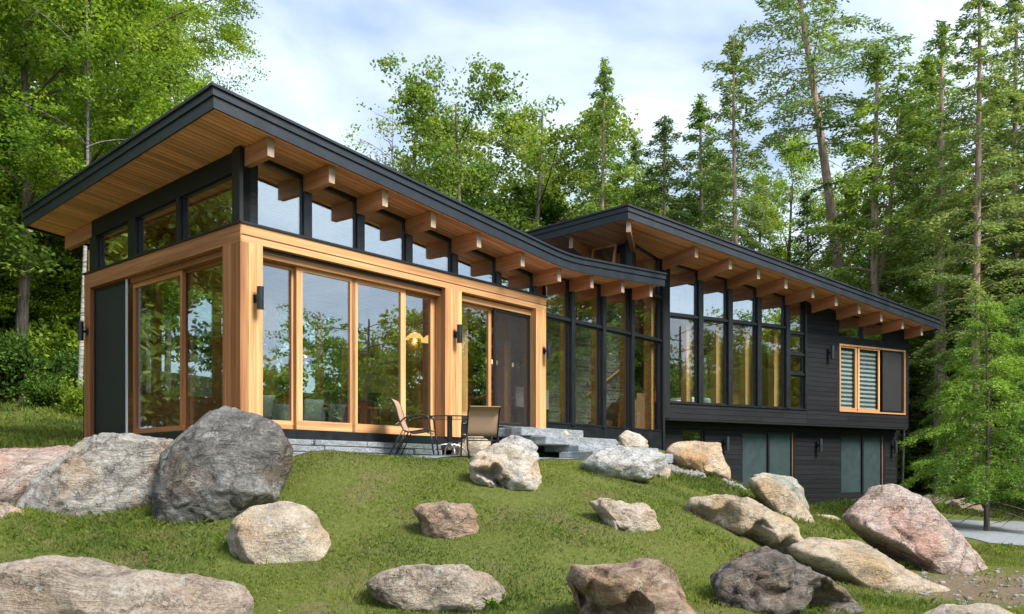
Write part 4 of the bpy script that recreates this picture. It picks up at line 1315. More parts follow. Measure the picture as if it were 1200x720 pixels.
def smooth_pts(pts, n=6):
    pts = [Vector(p) for p in pts]
    out = []
    for i in range(len(pts) - 1):
        p0, p1, p2, p3 = pts[max(i - 1, 0)], pts[i], pts[i + 1], pts[min(i + 2, len(pts) - 1)]
        for k in range(n):
            t = k / n
            out.append(.5 * ((2 * p1) + (-p0 + p2) * t + (2 * p0 - 5 * p1 + 4 * p2 - p3) * t * t + (-p0 + 3 * p1 - 3 * p2 + p3) * t ** 3))
    out.append(pts[-1])
    return out

def patio_chair(loc, yaw, label, back=1.0):
    """sling chair facing local +x"""
    root = empty('patio_chair', loc, label, 'chair', 'sling chairs on the terrace')
    c, s_ = math.cos(yaw), math.sin(yaw)
    def W(x, y, z): return Vector((loc[0] + c * x - s_ * y, loc[1] + s_ * x + c * y, loc[2] + z))
    side = [(-.40, .93 * back), (-.33, .90 * back), (-.27, .60 + .18 * back), (-.22, .60), (-.15, .43), (-.08, .375), (.05, .385), (.24, .415), (.30, .40)]
    prof = smooth_pts([(x, 0, z) for x, z in side], 4)
    for sy in (-.26, .26):
        tubepart('frame', [W(p.x, sy, p.z) for p in prof], .013, M['chair_metal'], root)
        tubepart('armrest', smooth_pts([W(-.20, sy, .52), W(-.12, sy, .60), (W(.02, sy, .635)), W(.20, sy, .64), W(.27, sy, .61), W(.30, sy, .44)], 4), .014, M['chair_metal'], root)
        tubepart('leg', [W(-.14, sy, .42), W(-.38, sy, .0)], .013, M['chair_metal'], root)
        tubepart('leg', [W(-.10, sy, .40), W(-.28, sy * .98, .0)], .010, M['chair_metal'], root)
        tubepart('leg', [W(.30, sy, .45), W(.36, sy, .0)], .013, M['chair_metal'], root)
    tubepart('crossbar', [W(.26, -.26, .36), W(.26, .26, .36)], .010, M['chair_metal'], root)
    tubepart('crossbar', [W(-.20, -.26, .30), W(-.20, .26, .30)], .010, M['chair_metal'], root)
    mb = MB()
    mb.loft([[W(p.x, -.245, p.z + .002), W(p.x, .245, p.z + .002), W(p.x, .245, p.z + .012), W(p.x, -.245, p.z + .012)] for p in prof])
    mb.build('sling', M['sling'], root, smooth=False)
    return root
ty = 14.75
tzv = gz((527 - 600) / F_PX * 15.1, 15.0) + .014
ch1 = patio_chair(((486 - 600) / F_PX * ty, ty, tzv), math.radians(-4), 'tan sling chair in side view facing the small glass table')
ch2p = ((563 - 600) / F_PX * 14.7, 14.7, gz((563 - 600) / F_PX * 14.7, 14.7))
ch2 = patio_chair(ch2p, math.radians(104), 'tan sling chair seen from behind between the table and the pale boulder', .90)
tb_ = (((527) - 600) / F_PX * 15.1, 15.1, tzv)
tab = empty('patio_table', tb_, 'small round glass table on a pedestal between the two sling chairs', 'table')
n = 36
def ring(r, z): return [Vector((tb_[0] + r * math.cos(2 * math.pi * k / n), tb_[1] + r * math.sin(2 * math.pi * k / n), tb_[2] + z)) for k in range(n)]
MB().loft([ring(.47, .640), ring(.475, .646), ring(.47, .652)]).build('table_top', M['table_glass'], tab)
MB().loft([ring(.478, .636), ring(.492, .636), ring(.492, .655), ring(.478, .655), ring(.478, .636)], False).build('rim', M['chair_metal'], tab)
MB().tube([Vector(tb_) + Vector((0, 0, .18)), Vector(tb_) + Vector((0, 0, .66))], .045, 14).build('pedestal', M['chair_metal'], tab)
MB().tube([Vector(tb_) + Vector((0, 0, .655)), Vector(tb_) + Vector((0, 0, .67))], .06, 14).build('cap', M['chair_metal'], tab)
for k in range(4):
    a = k * math.pi / 2 + .35
    d = Vector((math.cos(a), math.sin(a), 0))
    tubepart('foot', smooth_pts([Vector(tb_) + Vector((0, 0, .19)), Vector(tb_) + d * .14 + Vector((0, 0, .18)), Vector(tb_) + d * .26 + Vector((0, 0, .11)), Vector(tb_) + d * .31 + Vector((0, 0, .012))], 5), .014, M['chrome'], tab)
MB().tube([Vector(tb_) + Vector((0, 0, .10)), Vector(tb_) + Vector((0, 0, .22))], [.03, .05], 14).build('hub', M['chrome'], tab)

# ------------------------------------------------------------------ boulders
import bmesh
_ico = {}
def ico(sub):
    if sub not in _ico:
        bm = bmesh.new(); bmesh.ops.create_icosphere(bm, subdivisions=sub, radius=1.0)
        bm.verts.ensure_lookup_table()
        v = np.array([x.co[:] for x in bm.verts]); f = [tuple(y.index for y in x.verts) for x in bm.faces]
        bm.free(); _ico[sub] = (v, f)
    return _ico[sub]

def boulder(outline, thick, mat, label, seed, y=None, embed=1.3, rough=.10, sub=5, facets=10, group=None, strat=(0, 0, 1), push=.32, name='boulder', squash=.75, dents=()):
    pts = np.array(outline, float)
    ub, vb = pts[:, 0].mean(), pts[:, 1].max()
    if y is None:
        low = pts[pts[:, 1] > vb - .25 * (vb - pts[:, 1].min())]
        y = ray_ground(low[:, 0].mean(), vb - 2) + thick * push
    v0_, h_ = pts[:, 1].min(), np.ptp(pts[:, 1])
    fr_ = np.clip((pts[:, 1] - v0_) / h_ - .55, 0, 1) / .45
    pts = pts + np.c_[np.zeros(len(pts)), fr_ * .20 * h_]
    k = y / F_PX
    P2 = np.c_[(pts[:, 0] - CX) * k, -(pts[:, 1] - CY) * k]
    x0, x1 = P2[:, 0].min(), P2[:, 0].max(); z0, z1 = P2[:, 1].min(), P2[:, 1].max()
    c = np.array([(x0 + x1) / 2 * .5 + P2[:, 0].mean() * .5, z0 + (z1 - z0) * .46])
    Q = P2 - c
    nth = 256
    th = np.linspace(-math.pi, math.pi, nth, endpoint=False)
    rr = np.zeros(nth)
    for i, a in enumerate(th):
        d = np.array([math.cos(a), math.sin(a)])
        best = 0
        for q in range(len(Q)):
            p, e = Q[q], Q[(q + 1) % len(Q)] - Q[q]
            den = d[0] * e[1] - d[1] * e[0]
            if abs(den) < 1e-9: continue
            t = (p[0] * e[1] - p[1] * e[0]) / den
            s_ = (p[0] * d[1] - p[1] * d[0]) / den
            if t > 0 and -1e-6 <= s_ <= 1 + 1e-6: best = max(best, t)
        rr[i] = best
    kern = np.array([1, 2, 3, 2, 1.]) / 9
    rr = np.convolve(np.r_[rr[-2:], rr, rr[:2]], kern, 'valid')
    rr *= 1 + (embed - 1) * np.clip(-np.sin(th), 0, 1) ** .7
    V, Fc = ico(sub)
    R = np.random.RandomState(seed)
    dd = V.copy()
    for _ in range(facets):
        nk = R.normal(size=3); nk[1] = -abs(nk[1]) - .5; nk[2] += .25
        nk /= np.linalg.norm(nk)
        over = np.clip(dd @ nk - R.uniform(.60, .86), 0, None)
        dd -= nk * over[:, None] * .97
    theta = np.arctan2(dd[:, 2], dd[:, 0]); sp_ = np.hypot(dd[:, 0], dd[:, 2])
    ridx = (theta + math.pi) / (2 * math.pi) * nth
    i0 = np.floor(ridx).astype(int) % nth; fr = ridx - np.floor(ridx)
    r = rr[i0] * (1 - fr) + rr[(i0 + 1) % nth] * fr
    sp2 = np.clip(sp_, 0, 1) ** squash
    X = c[0] + r * np.cos(theta) * sp2
    Z = c[1] + r * np.sin(theta) * sp2
    Y = y + thick * np.sign(dd[:, 1]) * np.abs(dd[:, 1]) ** .9
    co = np.c_[X, Y, Z]
    size = max(x1 - x0, z1 - z0)
    cen = co.mean(0)
    sd = Vector((seed * 3.7, seed * 1.3, seed * 2.1))
    st = Vector(strat).normalized()
    disp = np.empty(len(co))
    q = 2.2 / size
    for i, p in enumerate(co):
        pv = Vector(p)
        w_ = pv * q + sd
        a = noise.fractal(w_, .9, 2.1, 4)
        h = noise.noise(w_ * 1.1) * .35
        s1 = pv.dot(st)
        b = noise.noise(Vector((s1 * 7.5 / max(size, .5) + h * 2.2, w_.x * .45, w_.y * .45)))
        cst = abs(noise.noise(w_ * 2.3 + Vector((9, 9, 9))))
        g = abs(noise.noise(w_ * 4.7 + sd)); disp[i] = a * .75 + b * .55 - max(0, .09 - cst) * 4.0 + (.22 - g) * .35 + noise.noise(w_ * 13) * .12
    nrm = co - cen; nrm /= np.linalg.norm(nrm, axis=1)[:, None]
    co = co + nrm * (disp * rough * min(size, thick * 2.4) * .62)[:, None]
    for (du, dv, dr, dp) in dents:
        pc = np.array([(du - CX) * k, -(dv - CY) * k]); rr_ = dr * k
        wob_ = 1 + .55 * np.sin(np.arctan2(co[:, 2] - pc[1], co[:, 0] - pc[0]) * 3 + seed) + .25 * np.sin(np.arctan2(co[:, 2] - pc[1], co[:, 0] - pc[0]) * 5 + seed * 2)
        q_ = wob_ * ((co[:, 0] - pc[0]) ** 2 + ((co[:, 2] - pc[1]) * 1.25) ** 2) / rr_ ** 2
        fall = np.clip(1.0 - q_, 0, 1) * (co[:, 1] < y + .1)
        co[:, 1] += dp * fall
    org = np.array([c[0], y, max(z0, gz(c[0], y) - .1)])
    me = bpy.data.meshes.new(name)
    me.from_pydata((co - org).tolist(), [], Fc)
    me.polygons.foreach_set("use_smooth", [True] * len(Fc))
    me.materials.append(mat)
    o = bpy.data.objects.new(name, me); COL.objects.link(o)
    o.location = org
    return tag(o, label, 'boulder' if name == 'boulder' else 'stone', group)

RK = {
 'grey': rock_mat('banded_grey_rock', (0.272, 0.243, 0.220), (0.489, 0.462, 0.417), (0.760, 0.706, 0.615), (0.543, 0.328, 0.174), .55, (0, .55, .3), 1.0, 1.2, .0, .35),
 'dark': rock_mat('dark_grey_rock', (.085, .082, .080), (.200, .195, .188), (.46, .45, .425), (.22, .150, .095), .55, (.5, 1.1, .2), .8, 1.0, .15, .5),
 'pale': rock_mat('pale_granite', (0.429, 0.359, 0.290), (0.672, 0.562, 0.441), (0.800, 0.759, 0.602), (0.643, 0.406, 0.209), .5, (.3, .4, .2), .5, 1.5, .0, .5),
 'cream': rock_mat('cream_granite', (0.546, 0.483, 0.403), (0.780, 0.699, 0.586), (0.820, 0.820, 0.769), (0.754, 0.483, 0.244), .6, (.2, .7, .1), .6, 1.4, .0, .25),
 'white': rock_mat('whitish_grey_rock', (0.416, 0.419, 0.415), (0.650, 0.648, 0.622), (0.820, 0.820, 0.793), (0.585, 0.533, 0.439), .3, (.3, .9, .3), .8, 1.4, .0, .35),
 'brown': rock_mat('brownish_rock', (0.222, 0.152, 0.108), (0.474, 0.343, 0.251), (0.741, 0.568, 0.430), (0.563, 0.331, 0.191), .6, (.2, .5, .8), .9, 1.3, .05, .45),
 'flat': rock_mat('lichen_grey_granite', (0.243, 0.197, 0.157), (0.515, 0.432, 0.348), (0.772, 0.654, 0.533), (0.572, 0.406, 0.301), .5, (.1, .25, .4), .9, 1.2, .05, .55),
 'tan': rock_mat('tan_sandy_rock', (0.351, 0.273, 0.195), (0.598, 0.483, 0.354), (0.806, 0.686, 0.525), (0.650, 0.432, 0.220), .6, (.1, .35, .2), .7, 1.3, .05, .35),
 'orange': rock_mat('orange_tan_rock', (0.416, 0.286, 0.177), (0.676, 0.508, 0.342), (0.820, 0.711, 0.537), (0.728, 0.394, 0.159), .7, (.2, .4, .1), .4, 1.4, .0, .3),
 'pink': rock_mat('pink_grey_gneiss', (0.311, 0.231, 0.197), (0.622, 0.475, 0.413), (0.800, 0.739, 0.646), (0.741, 0.410, 0.299), .65, (.0, .62, .3), 1.0, 1.2, .06, .5),
 'umber': rock_mat('dark_umber_rock', (.085, .074, .066), (.215, .185, .160), (.44, .40, .36), (.32, .21, .13), .75, (.4, .6, .2), .9, 1.1, .12, .5),
 'mossy': rock_mat('mossy_grey_rock', (0.286, 0.292, 0.244), (0.520, 0.521, 0.451), (0.702, 0.686, 0.610), (0.429, 0.406, 0.195), .6, (.2, .2, .2), .4, 1.5, .6, .4),
}
boulder([(-60, 535), (0, 522), (55, 518), (85, 521), (112, 528), (105, 550), (80, 575), (50, 592), (-60, 600)], .9, RK['pink'], 'pale pinkish boulder at the left edge behind the long banded slab', 1, rough=.08, y=13.6)
boulder([(37, 565), (55, 540), (92, 519), (130, 511), (170, 512), (205, 517), (225, 545), (215, 590), (170, 606), (110, 608), (60, 606), (37, 592)], .75, RK['grey'], 'long banded grey slab boulder leaning against the big dark boulder', 2, rough=.10, strat=(-.45, 0, 1), y=12.75, sub=6)
boulder([(188, 515), (206, 494), (235, 479), (262, 476), (295, 481), (327, 494), (342, 522), (339, 550), (325, 575), (300, 592), (270, 608), (235, 611), (195, 602), (176, 572), (180, 540)], .85, RK['dark'], 'biggest dark grey boulder in front of the cedar corner post', 3, embed=1.12, rough=.065, strat=(.8, 0, .5), y=12.1, sub=6)
boulder([(264, 628), (280, 604), (300, 592), (325, 587), (352, 590), (372, 603), (385, 628), (376, 648), (335, 657), (285, 653), (268, 642)], .50, RK['pale'], 'rounded pale speckled boulder on the lawn below the dark boulder', 4, rough=.07)
boulder([(-60, 672), (0, 660), (40, 652), (90, 654), (160, 666), (230, 679), (275, 694), (289, 710), (275, 735), (100, 770), (-60, 760)], .75, RK['flat'], 'long flat grey boulder in the bottom left corner', 5, rough=.10, strat=(.15, 0, 1), sub=6)
boulder([(483, 598), (498, 590), (530, 588), (553, 591), (561, 604), (556, 620), (530, 626), (505, 629), (492, 614)], .30, RK['brown'], 'small brownish boulder alone in the middle of the lawn', 6, rough=.12, strat=(1, 0, .6))
boulder([(428, 684), (445, 672), (490, 660), (540, 663), (575, 674), (592, 690), (598, 704), (585, 714), (520, 714), (470, 710), (440, 697)], .45, RK['flat'], 'low grey boulder at the bottom centre with a green weed beside it', 7, rough=.11, strat=(.5, 0, 1))
boulder([(553, 543), (562, 527), (585, 521), (610, 526), (628, 539), (637, 556), (630, 571), (600, 574), (570, 567), (555, 557)], .50, RK['cream'], 'cream boulder with a dark hollow at the top of the lawn by the chairs', 8, rough=.13, strat=(.3, .3, 1), dents=[(577, 556, 13, .35), (590, 566, 8, .2)])
boulder([(676, 545), (690, 532), (705, 526), (725, 523), (760, 527), (777, 532), (777, 547), (760, 556), (735, 563), (700, 557)], .55, RK['white'], 'wide whitish grey boulder at the foot of the stone steps', 9, rough=.13)
boulder([(724, 512), (735, 504), (750, 508), (760, 517), (757, 527), (735, 528), (726, 520)], .32, RK['cream'], 'small cream boulder resting in front of the black base of the curtain wall', 10, y=19.0, rough=.06, sub=4)
boulder([(779, 530), (790, 519), (815, 517), (840, 519), (853, 533), (861, 548), (856, 558), (820, 556), (788, 545)], .75, RK['orange'], 'rounded orange tan boulder at the corner of the dark wing', 11, y=18.6, rough=.07)
boulder([(768, 556), (777, 546), (786, 550), (789, 560), (775, 564)], .16, RK['tan'], 'very small tan stone right of the wide whitish boulder', 12, sub=4, rough=.08)
boulder([(686, 585), (705, 583), (735, 587), (755, 591), (768, 603), (775, 618), (760, 623), (735, 622), (710, 613), (697, 601)], .32, RK['pale'], 'small pale grey boulder with a pointed left end on the right half of the lawn', 13, rough=.15, strat=(.9, 0, .5))
boulder([(660, 680), (672, 664), (720, 658), (765, 656), (792, 668), (812, 692), (824, 722), (790, 740), (700, 730), (668, 704)], .55, RK['brown'], 'brown boulder with a pale top at the bottom edge right of centre', 14, rough=.12, strat=(.25, .1, 1), dents=[(735, 714, 26, .3), (690, 702, 26, .18)])
boulder([(800, 597), (812, 585), (850, 583), (890, 588), (915, 598), (935, 617), (940, 636), (915, 650), (880, 650), (850, 626), (812, 612)], .60, RK['tan'], 'tan overhanging boulder on the right slope of the lawn', 15, rough=.14, strat=(.2, .1, 1), dents=[(868, 642, 34, .55), (905, 648, 24, .4), (838, 614, 28, .25)])
boulder([(874, 562), (892, 556), (915, 567), (935, 584), (950, 604), (953, 622), (945, 636), (920, 620), (893, 588)], .42, RK['tan'], 'tan slab boulder tilted down to the right above the overhanging one', 16, rough=.08, y=16.2, strat=(.6, 0, -.8))
boulder([(878, 557), (895, 553), (930, 558), (943, 572), (948, 590), (935, 596), (900, 575)], .5, RK['mossy'], 'mossy grey boulder tucked behind the tilted tan slab', 17, y=18.4, rough=.06)
boulder([(832, 685), (838, 668), (860, 654), (890, 649), (930, 650), (965, 666), (990, 690), (1000, 706), (960, 718), (890, 718), (845, 710)], .60, RK['umber'], 'dark brown grey boulder at the bottom right with a cracked face', 18, rough=.16, strat=(.4, .2, 1), dents=[(955, 704, 34, .35), (880, 690, 26, .12)])
boulder([(922, 641), (960, 629), (1010, 635), (1050, 654), (1075, 674), (1110, 684), (1133, 704), (1080, 707), (1000, 704), (960, 676), (930, 657)], .85, RK['tan'], 'flat tan slab boulder lying beside the dark cracked boulder', 19, rough=.08, y=12.3, strat=(.3, 0, 1))
boulder([(983, 606), (1005, 588), (1030, 573), (1050, 570), (1075, 581), (1102, 599), (1130, 620), (1148, 643), (1158, 668), (1170, 694), (1150, 710), (1110, 694), (1080, 664), (1040, 642), (1000, 618)], .85, RK['pink'], 'large pink and grey boulder sloping down to the drive', 20, rough=.10, y=14.0, strat=(.55, 0, .85), sub=6)
boulder([(1075, 585), (1090, 579), (1118, 582), (1122, 594), (1080, 596)], .5, RK['pale'], 'flat pale rock at the edge of the wood beyond the drive', 21, y=27.5, sub=4, rough=.06)
boulder([(1112, 592), (1123, 584), (1147, 583), (1150, 598), (1118, 601)], .45, RK['tan'], 'blocky tan rock at the foot of the reddish trunk', 22, y=26.5, sub=4, rough=.06)
boulder([(1085, 724), (1115, 711), (1160, 709), (1195, 722), (1180, 745), (1100, 745)], .4, RK['pale'], 'pale rock cut off by the bottom edge at the right', 23, rough=.07)
boulder([(-25, 597), (8, 591), (23, 599), (24, 612), (-25, 620)], .25, RK['pink'], 'small pinkish stone at the left edge of the grass', 24, y=11.9, sub=4, rough=.08)
boulder([(528, 522), (545, 511), (562, 509), (577, 519), (573, 538), (530, 540)], .35, RK['pale'], 'pale rock behind the back view chair at the end of the plinth', 25, y=15.55, rough=.08, sub=4)
boulder([(576, 520), (598, 510), (622, 515), (632, 524), (628, 540), (578, 540)], .4, RK['white'], 'whitish rock between the cream boulder and the stone steps', 26, y=15.9, rough=.10)
boulder([(650, 511), (655, 504), (664, 503), (671, 510), (660, 514)], .16, RK['cream'], 'little pale stone on top of the stone steps', 27, y=17.6, sub=4, rough=.05)
boulder([(922, 606), (940, 602), (975, 604), (990, 609), (960, 613)], .35, RK['tan'], 'thin flat stone in the grass left of the pink boulder', 28, y=18.0, sub=4, rough=.05)

# pebbles along the base of the curtain wall and round the orange boulder
def pebbles(name, spots, n, r0, r1, seed):
    R = np.random.RandomState(seed)
    V, Fc = ico(1)
    vs, fs = [], []
    Fn = np.array(Fc)
    for i in range(n):
        u, v, y, su, sy = spots[R.randint(len(spots))]
        x = (u + R.uniform(-su, su) - CX) / F_PX * y; yy = y + R.uniform(-sy, sy)
        r = R.uniform(r0, r1)
        q = V * (R.uniform(.7, 1.3, 3) * r) * (1 + R.uniform(-.15, .15, (len(V), 1)))
        zb = max(gz(x, yy), v if v > -50 and v < 5 else -9)
        vs.append(q + np.array([x, yy, zb + r * .35])); fs.append(Fn + i * len(V))
    me = bpy.data.meshes.new(name)
    me.from_pydata(np.concatenate(vs).tolist(), [], np.concatenate(fs).tolist())
    me.materials.append(M['gravel'])
    o = bpy.data.objects.new(name, me); COL.objects.link(o)
    return tag(o, kind='stuff')
pebbles('pebbles', [(690, .70, 18.6, 30, .3), (715, .70, 19.2, 28, .3), (765, -9, 18.4, 15, .5), (785, -9, 17.9, 14, .35), (800, -9, 17.7, 25, .3), (860, -9, 18.0, 9, .3)], 800, .025, .075, 5)

# loose stones in the bare earth at the lower right and along the drive
def strew(name, n, x0, x1, y0, y1, r0, r1, seed, test):
    R = np.random.RandomState(seed)
    V, Fc = ico(1); Fn = np.array(Fc); vs, fs, c = [], [], 0
    while c < n:
        x, y = R.uniform(x0, x1), R.uniform(y0, y1)
        if not test(x, y): continue
        r = r0 + (r1 - r0) * R.uniform() ** 3
        vs.append(V * (R.uniform(.7, 1.3, 3) * np.array([r, r, r * .6])) * (1 + R.uniform(-.15, .15, (len(V), 1))) + np.array([x, y, gz(x, y) + r * .15])); fs.append(Fn + c * len(V)); c += 1
    me = bpy.data.meshes.new(name); me.from_pydata(np.concatenate(vs).tolist(), [], np.concatenate(fs).tolist())
    me.materials.append(M['gravel']); o = bpy.data.objects.new(name, me); COL.objects.link(o)
    return tag(o, kind='stuff')
strew('loose_stones', 650, 4.6, 9.4, 9.4, 13.8, .008, .05, 9, lambda x, y: math.hypot(x - 7.0, y - 11.6) < 2.3)
strew('litter_stones', 160, -8, 8, 8.5, 14.5, .006, .022, 10, lambda x, y: True)

# ------------------------------------------------------------------ grass
def blades(name, x, y, h, wd, mat, seed, lean=.5):
    R = np.random.RandomState(seed)
    n = len(x)
    z = ground_np(x, y)
    a = R.uniform(0, 2 * np.pi, n)
    la = R.uniform(0, 2 * np.pi, n); ll = np.abs(R.normal(0, lean, n)) * h
    b0 = np.c_[x - np.cos(a) * wd, y - np.sin(a) * wd, z - .01]
    b1 = np.c_[x + np.cos(a) * wd, y + np.sin(a) * wd, z - .01]
    m0 = np.c_[x + np.cos(la) * ll * .35 , y + np.sin(la) * ll * .35, z + h * .62]
    tip = np.c_[x + np.cos(la) * ll, y + np.sin(la) * ll, z + h * np.clip(1 - .25 * ll / h, .4, 1)]
    co = np.stack([b0, b1, m0 + np.c_[np.cos(a) * wd * .7, np.sin(a) * wd * .7, np.zeros(n)], tip], 1).reshape(-1, 3)
    i = np.arange(n) * 4
    f = np.stack([i, i + 1, i + 2, i, i + 2, i + 3], 1).reshape(-1)
    me = bpy.data.meshes.new(name)
    me.vertices.add(len(co)); me.vertices.foreach_set("co", co.ravel())
    me.loops.add(len(f)); me.loops.foreach_set("vertex_index", f)
    me.polygons.add(2 * n); me.polygons.foreach_set("loop_start", np.arange(0, len(f), 3)); me.polygons.foreach_set("loop_total", np.full(2 * n, 3))
    me.update(); me.validate()
    me.materials.append(mat)
    o = bpy.data.objects.new(name, me); COL.objects.link(o)
    return tag(o, kind='stuff')

R_ = np.random.RandomState(11)
def plan_A(x, y):
    dx, dy = x + 3.93, y - 12.87
    return dx * D[0] + dy * D[1], dx * Nn[0] + dy * Nn[1]
def plan_B(x, y):
    dx, dy = x - J[0], y - J[1]
    return dx * E[0] + dy * E[1], dx * En[0] + dy * En[1]
def lawn_ok(x, y):
    t, w = plan_A(x, y); tb2, wb2 = plan_B(x, y)
    ok = ~((t > -.1) & (t < 7.2) & (w < np.clip(.05 + .42 * (t - .4), .0, 1.45)) & (w > -6))
    ok &= ~((t > 5.3) & (t < 9.4) & (w < 2.1) & (w > -6))
    ok &= ~((t > 7) & (t < 13) & (w < .9) & (w > -6))
    ok &= ~((tb2 > -.5) & (tb2 < 9.3) & (wb2 < -.25) & (wb2 > -7))
    ok &= np.hypot(x - 7.0, y - 11.6) > 2.3 + .4 * np.sin(x * 3) * np.cos(y * 2)
    # worn brown patches
    pat = np.sin(x * 1.7 + 1.3 * np.sin(y * .9)) * np.sin(y * 1.9 + .8 * np.sin(x * 1.1))
    ok &= R_.uniform(0, 1, len(x)) > np.clip((pat - .45) * 2.2, 0, .85)
    # gravel drive
    u = CX + F_PX * x / np.maximum(y, .1)
    ok &= ~((y > 17.2) & (y < 25.2) & (x > 8.4 + (y - 18.5) * .45) & (x > 8.4))
    return ok
def scatter(n, x0, x1, y0, y1, power=1.0):
    x = R_.uniform(x0, x1, n); y = y0 + (y1 - y0) * R_.uniform(0, 1, n) ** power
    ok = lawn_ok(x, y)
    keep = np.abs(x) < .62 * y + 1.0
    ok &= keep
    return x[ok], y[ok]
x, y = scatter(330000, -9.5, 10.5, 7.6, 17.5, 1.35)
h = R_.uniform(.016, .044, len(x)) * (1 + .5 * np.sin(x * 2.3 + np.sin(y * 1.7)) * np.sin(y * 1.9))
blades('grass', x, y, np.clip(h, .012, .07), .0045, M['grass'], 21, .6)
x, y = scatter(60000, 2, 14, 15.5, 26.5, 1.0)
blades('grass', x, y, R_.uniform(.04, .12, len(x)), .008, M['grass'], 22, .5)
x, y = scatter(110000, -22, -4.5, 14.5, 34, .9)
blades('grass', x, y, R_.uniform(.06, .20, len(x)), .012, M['grass'], 23, .5)
x, y = scatter(40000, 9, 26, 19, 34, .9)
blades('grass', x, y, R_.uniform(.06, .22, len(x)), .011, M['grass'], 26, .5)
# longer tufts left unmown round the boulders
tx, ty_ = [], []
for (u, v, n, sx, sy) in ((60, 612, 900, .35, .2), (130, 612, 1100, .4, .18), (200, 612, 900, .35, .15), (250, 640, 300, .3, .3), (180, 640, 500, .6, .3), (80, 640, 700, .6, .3), (20, 625, 500, .3, .2),
                          (430, 700, 250, .2, .15), (600, 705, 300, .2, .2), (690, 712, 200, .2, .2), (1000, 655, 700, .35, .5), (1060, 660, 600, .3, .4), (1020, 632, 700, .5, .5), (930, 712, 500, .4, .2), (1060, 712, 500, .5, .2), (850, 640, 300, .25, .2), (960, 620, 500, .4, .6)):
    yy = ray_ground(u, v)
    tx.append((u - CX) / F_PX * yy + R_.normal(0, sx, n)); ty_.append(yy + R_.normal(0, sy, n))
tx = np.concatenate(tx); ty_ = np.concatenate(ty_)
sx_, sy_ = R_.uniform(4.6, 9.4, 2600), R_.uniform(9.3, 13.9, 2600)
kp = (np.sin(sx_ * 4.1 + sy_) * np.sin(sy_ * 3.3 - sx_) > .25)
blades('sparse_grass', sx_[kp], sy_[kp], R_.uniform(.02, .09, kp.sum()), .004, M['grass'], 25, .6)
blades('tall_grass', tx, ty_, R_.uniform(.03, .11, len(tx)), .0032, M['grass'], 24, .55)

# ------------------------------------------------------------------ trees
def leaf_object(name, cen, dirs, nor, L, W, mat, parent):
    n = len(cen)
    dirs = dirs / np.maximum(np.linalg.norm(dirs, axis=1), 1e-6)[:, None]
    s = np.cross(nor, dirs); s /= np.maximum(np.linalg.norm(s, axis=1), 1e-6)[:, None]
    a = cen - dirs * (L / 2)[:, None]; b = cen + s * (W / 2)[:, None] - dirs * (L * .05)[:, None]
    c = cen + dirs * (L / 2)[:, None]; d = cen - s * (W / 2)[:, None] - dirs * (L * .05)[:, None]
    co = np.stack([a, b, c, d], 1).reshape(-1, 3)
    me = bpy.data.meshes.new(name)
    me.vertices.add(len(co)); me.vertices.foreach_set("co", co.ravel())
    me.loops.add(4 * n); me.loops.foreach_set("vertex_index", np.arange(4 * n))
    me.polygons.add(n); me.polygons.foreach_set("loop_start", np.arange(0, 4 * n, 4)); me.polygons.foreach_set("loop_total", np.full(n, 4))
    me.update(); me.validate()
    me.materials.append(mat)
    o = bpy.data.objects.new(name, me); COL.objects.link(o)
    o.parent = parent
    return o

def rv(R, n): 
    v = R.normal(size=(n, 3)); return v / np.linalg.norm(v, axis=1)[:, None]

class Wood:
    """many tapered tubes in one mesh, numpy-fast enough"""
    def __init__(self): self.v, self.f, self.n = [], [], 0
    def tube(self, pts, rad, k=6):
        pts = np.asarray(pts, float); m = len(pts)
        t = np.gradient(pts, axis=0); t /= np.maximum(np.linalg.norm(t, axis=1), 1e-9)[:, None]
        ref = np.array([.31, .17, .93]) if abs(t[0][2]) < .8 else np.array([1, .1, 0])
        a = np.cross(t, ref); a /= np.linalg.norm(a, axis=1)[:, None]
        b = np.cross(t, a)
        ang = np.arange(k) * 2 * np.pi / k
        ring = (a[:, None, :] * np.cos(ang)[None, :, None] + b[:, None, :] * np.sin(ang)[None, :, None]) * np.asarray(rad, float)[:, None, None] + pts[:, None, :]
        self.v.append(ring.reshape(-1, 3))
        i = np.arange(m - 1)[:, None] * k + np.arange(k)[None]
        j = np.arange(m - 1)[:, None] * k + (np.arange(k)[None] + 1) % k
        self.f.append(np.stack([i, j, j + k, i + k], -1).reshape(-1, 4) + self.n)
        self.n += m * k
    def build(self, name, mat, parent):
        me = bpy.data.meshes.new(name)
        f = np.concatenate(self.f); co = np.concatenate(self.v)
        me.vertices.add(len(co)); me.vertices.foreach_set("co", co.ravel())
        me.loops.add(f.size); me.loops.foreach_set("vertex_index", f.ravel())
        me.polygons.add(len(f)); me.polygons.foreach_set("loop_start", np.arange(0, f.size, 4)); me.polygons.foreach_set("loop_total", np.full(len(f), 4))
        me.polygons.foreach_set("use_smooth", np.ones(len(f), bool))
        me.update(); me.validate(); me.materials.append(mat)
        o = bpy.data.objects.new(name, me); COL.objects.link(o); o.parent = parent
        return o

def trunk_line(R, H, wob, n=14, lean=0.0, bend=0.0):
    z = np.linspace(-.4, H, n); f = np.clip(z / H, 0, 1)
    ph = R.uniform(0, 6.28, 4)
    x = wob * (np.sin(f * 4.2 + ph[0]) - np.sin(ph[0])) + lean * f * H + bend * f ** 2 * H
    y = wob * (np.sin(f * 3.6 + ph[1]) - np.sin(ph[1]))
    return np.c_[x, y, z]
def at_h(line, z):
    return np.array([np.interp(z, line[:, 2], line[:, 0]), np.interp(z, line[:, 2], line[:, 1]), z])

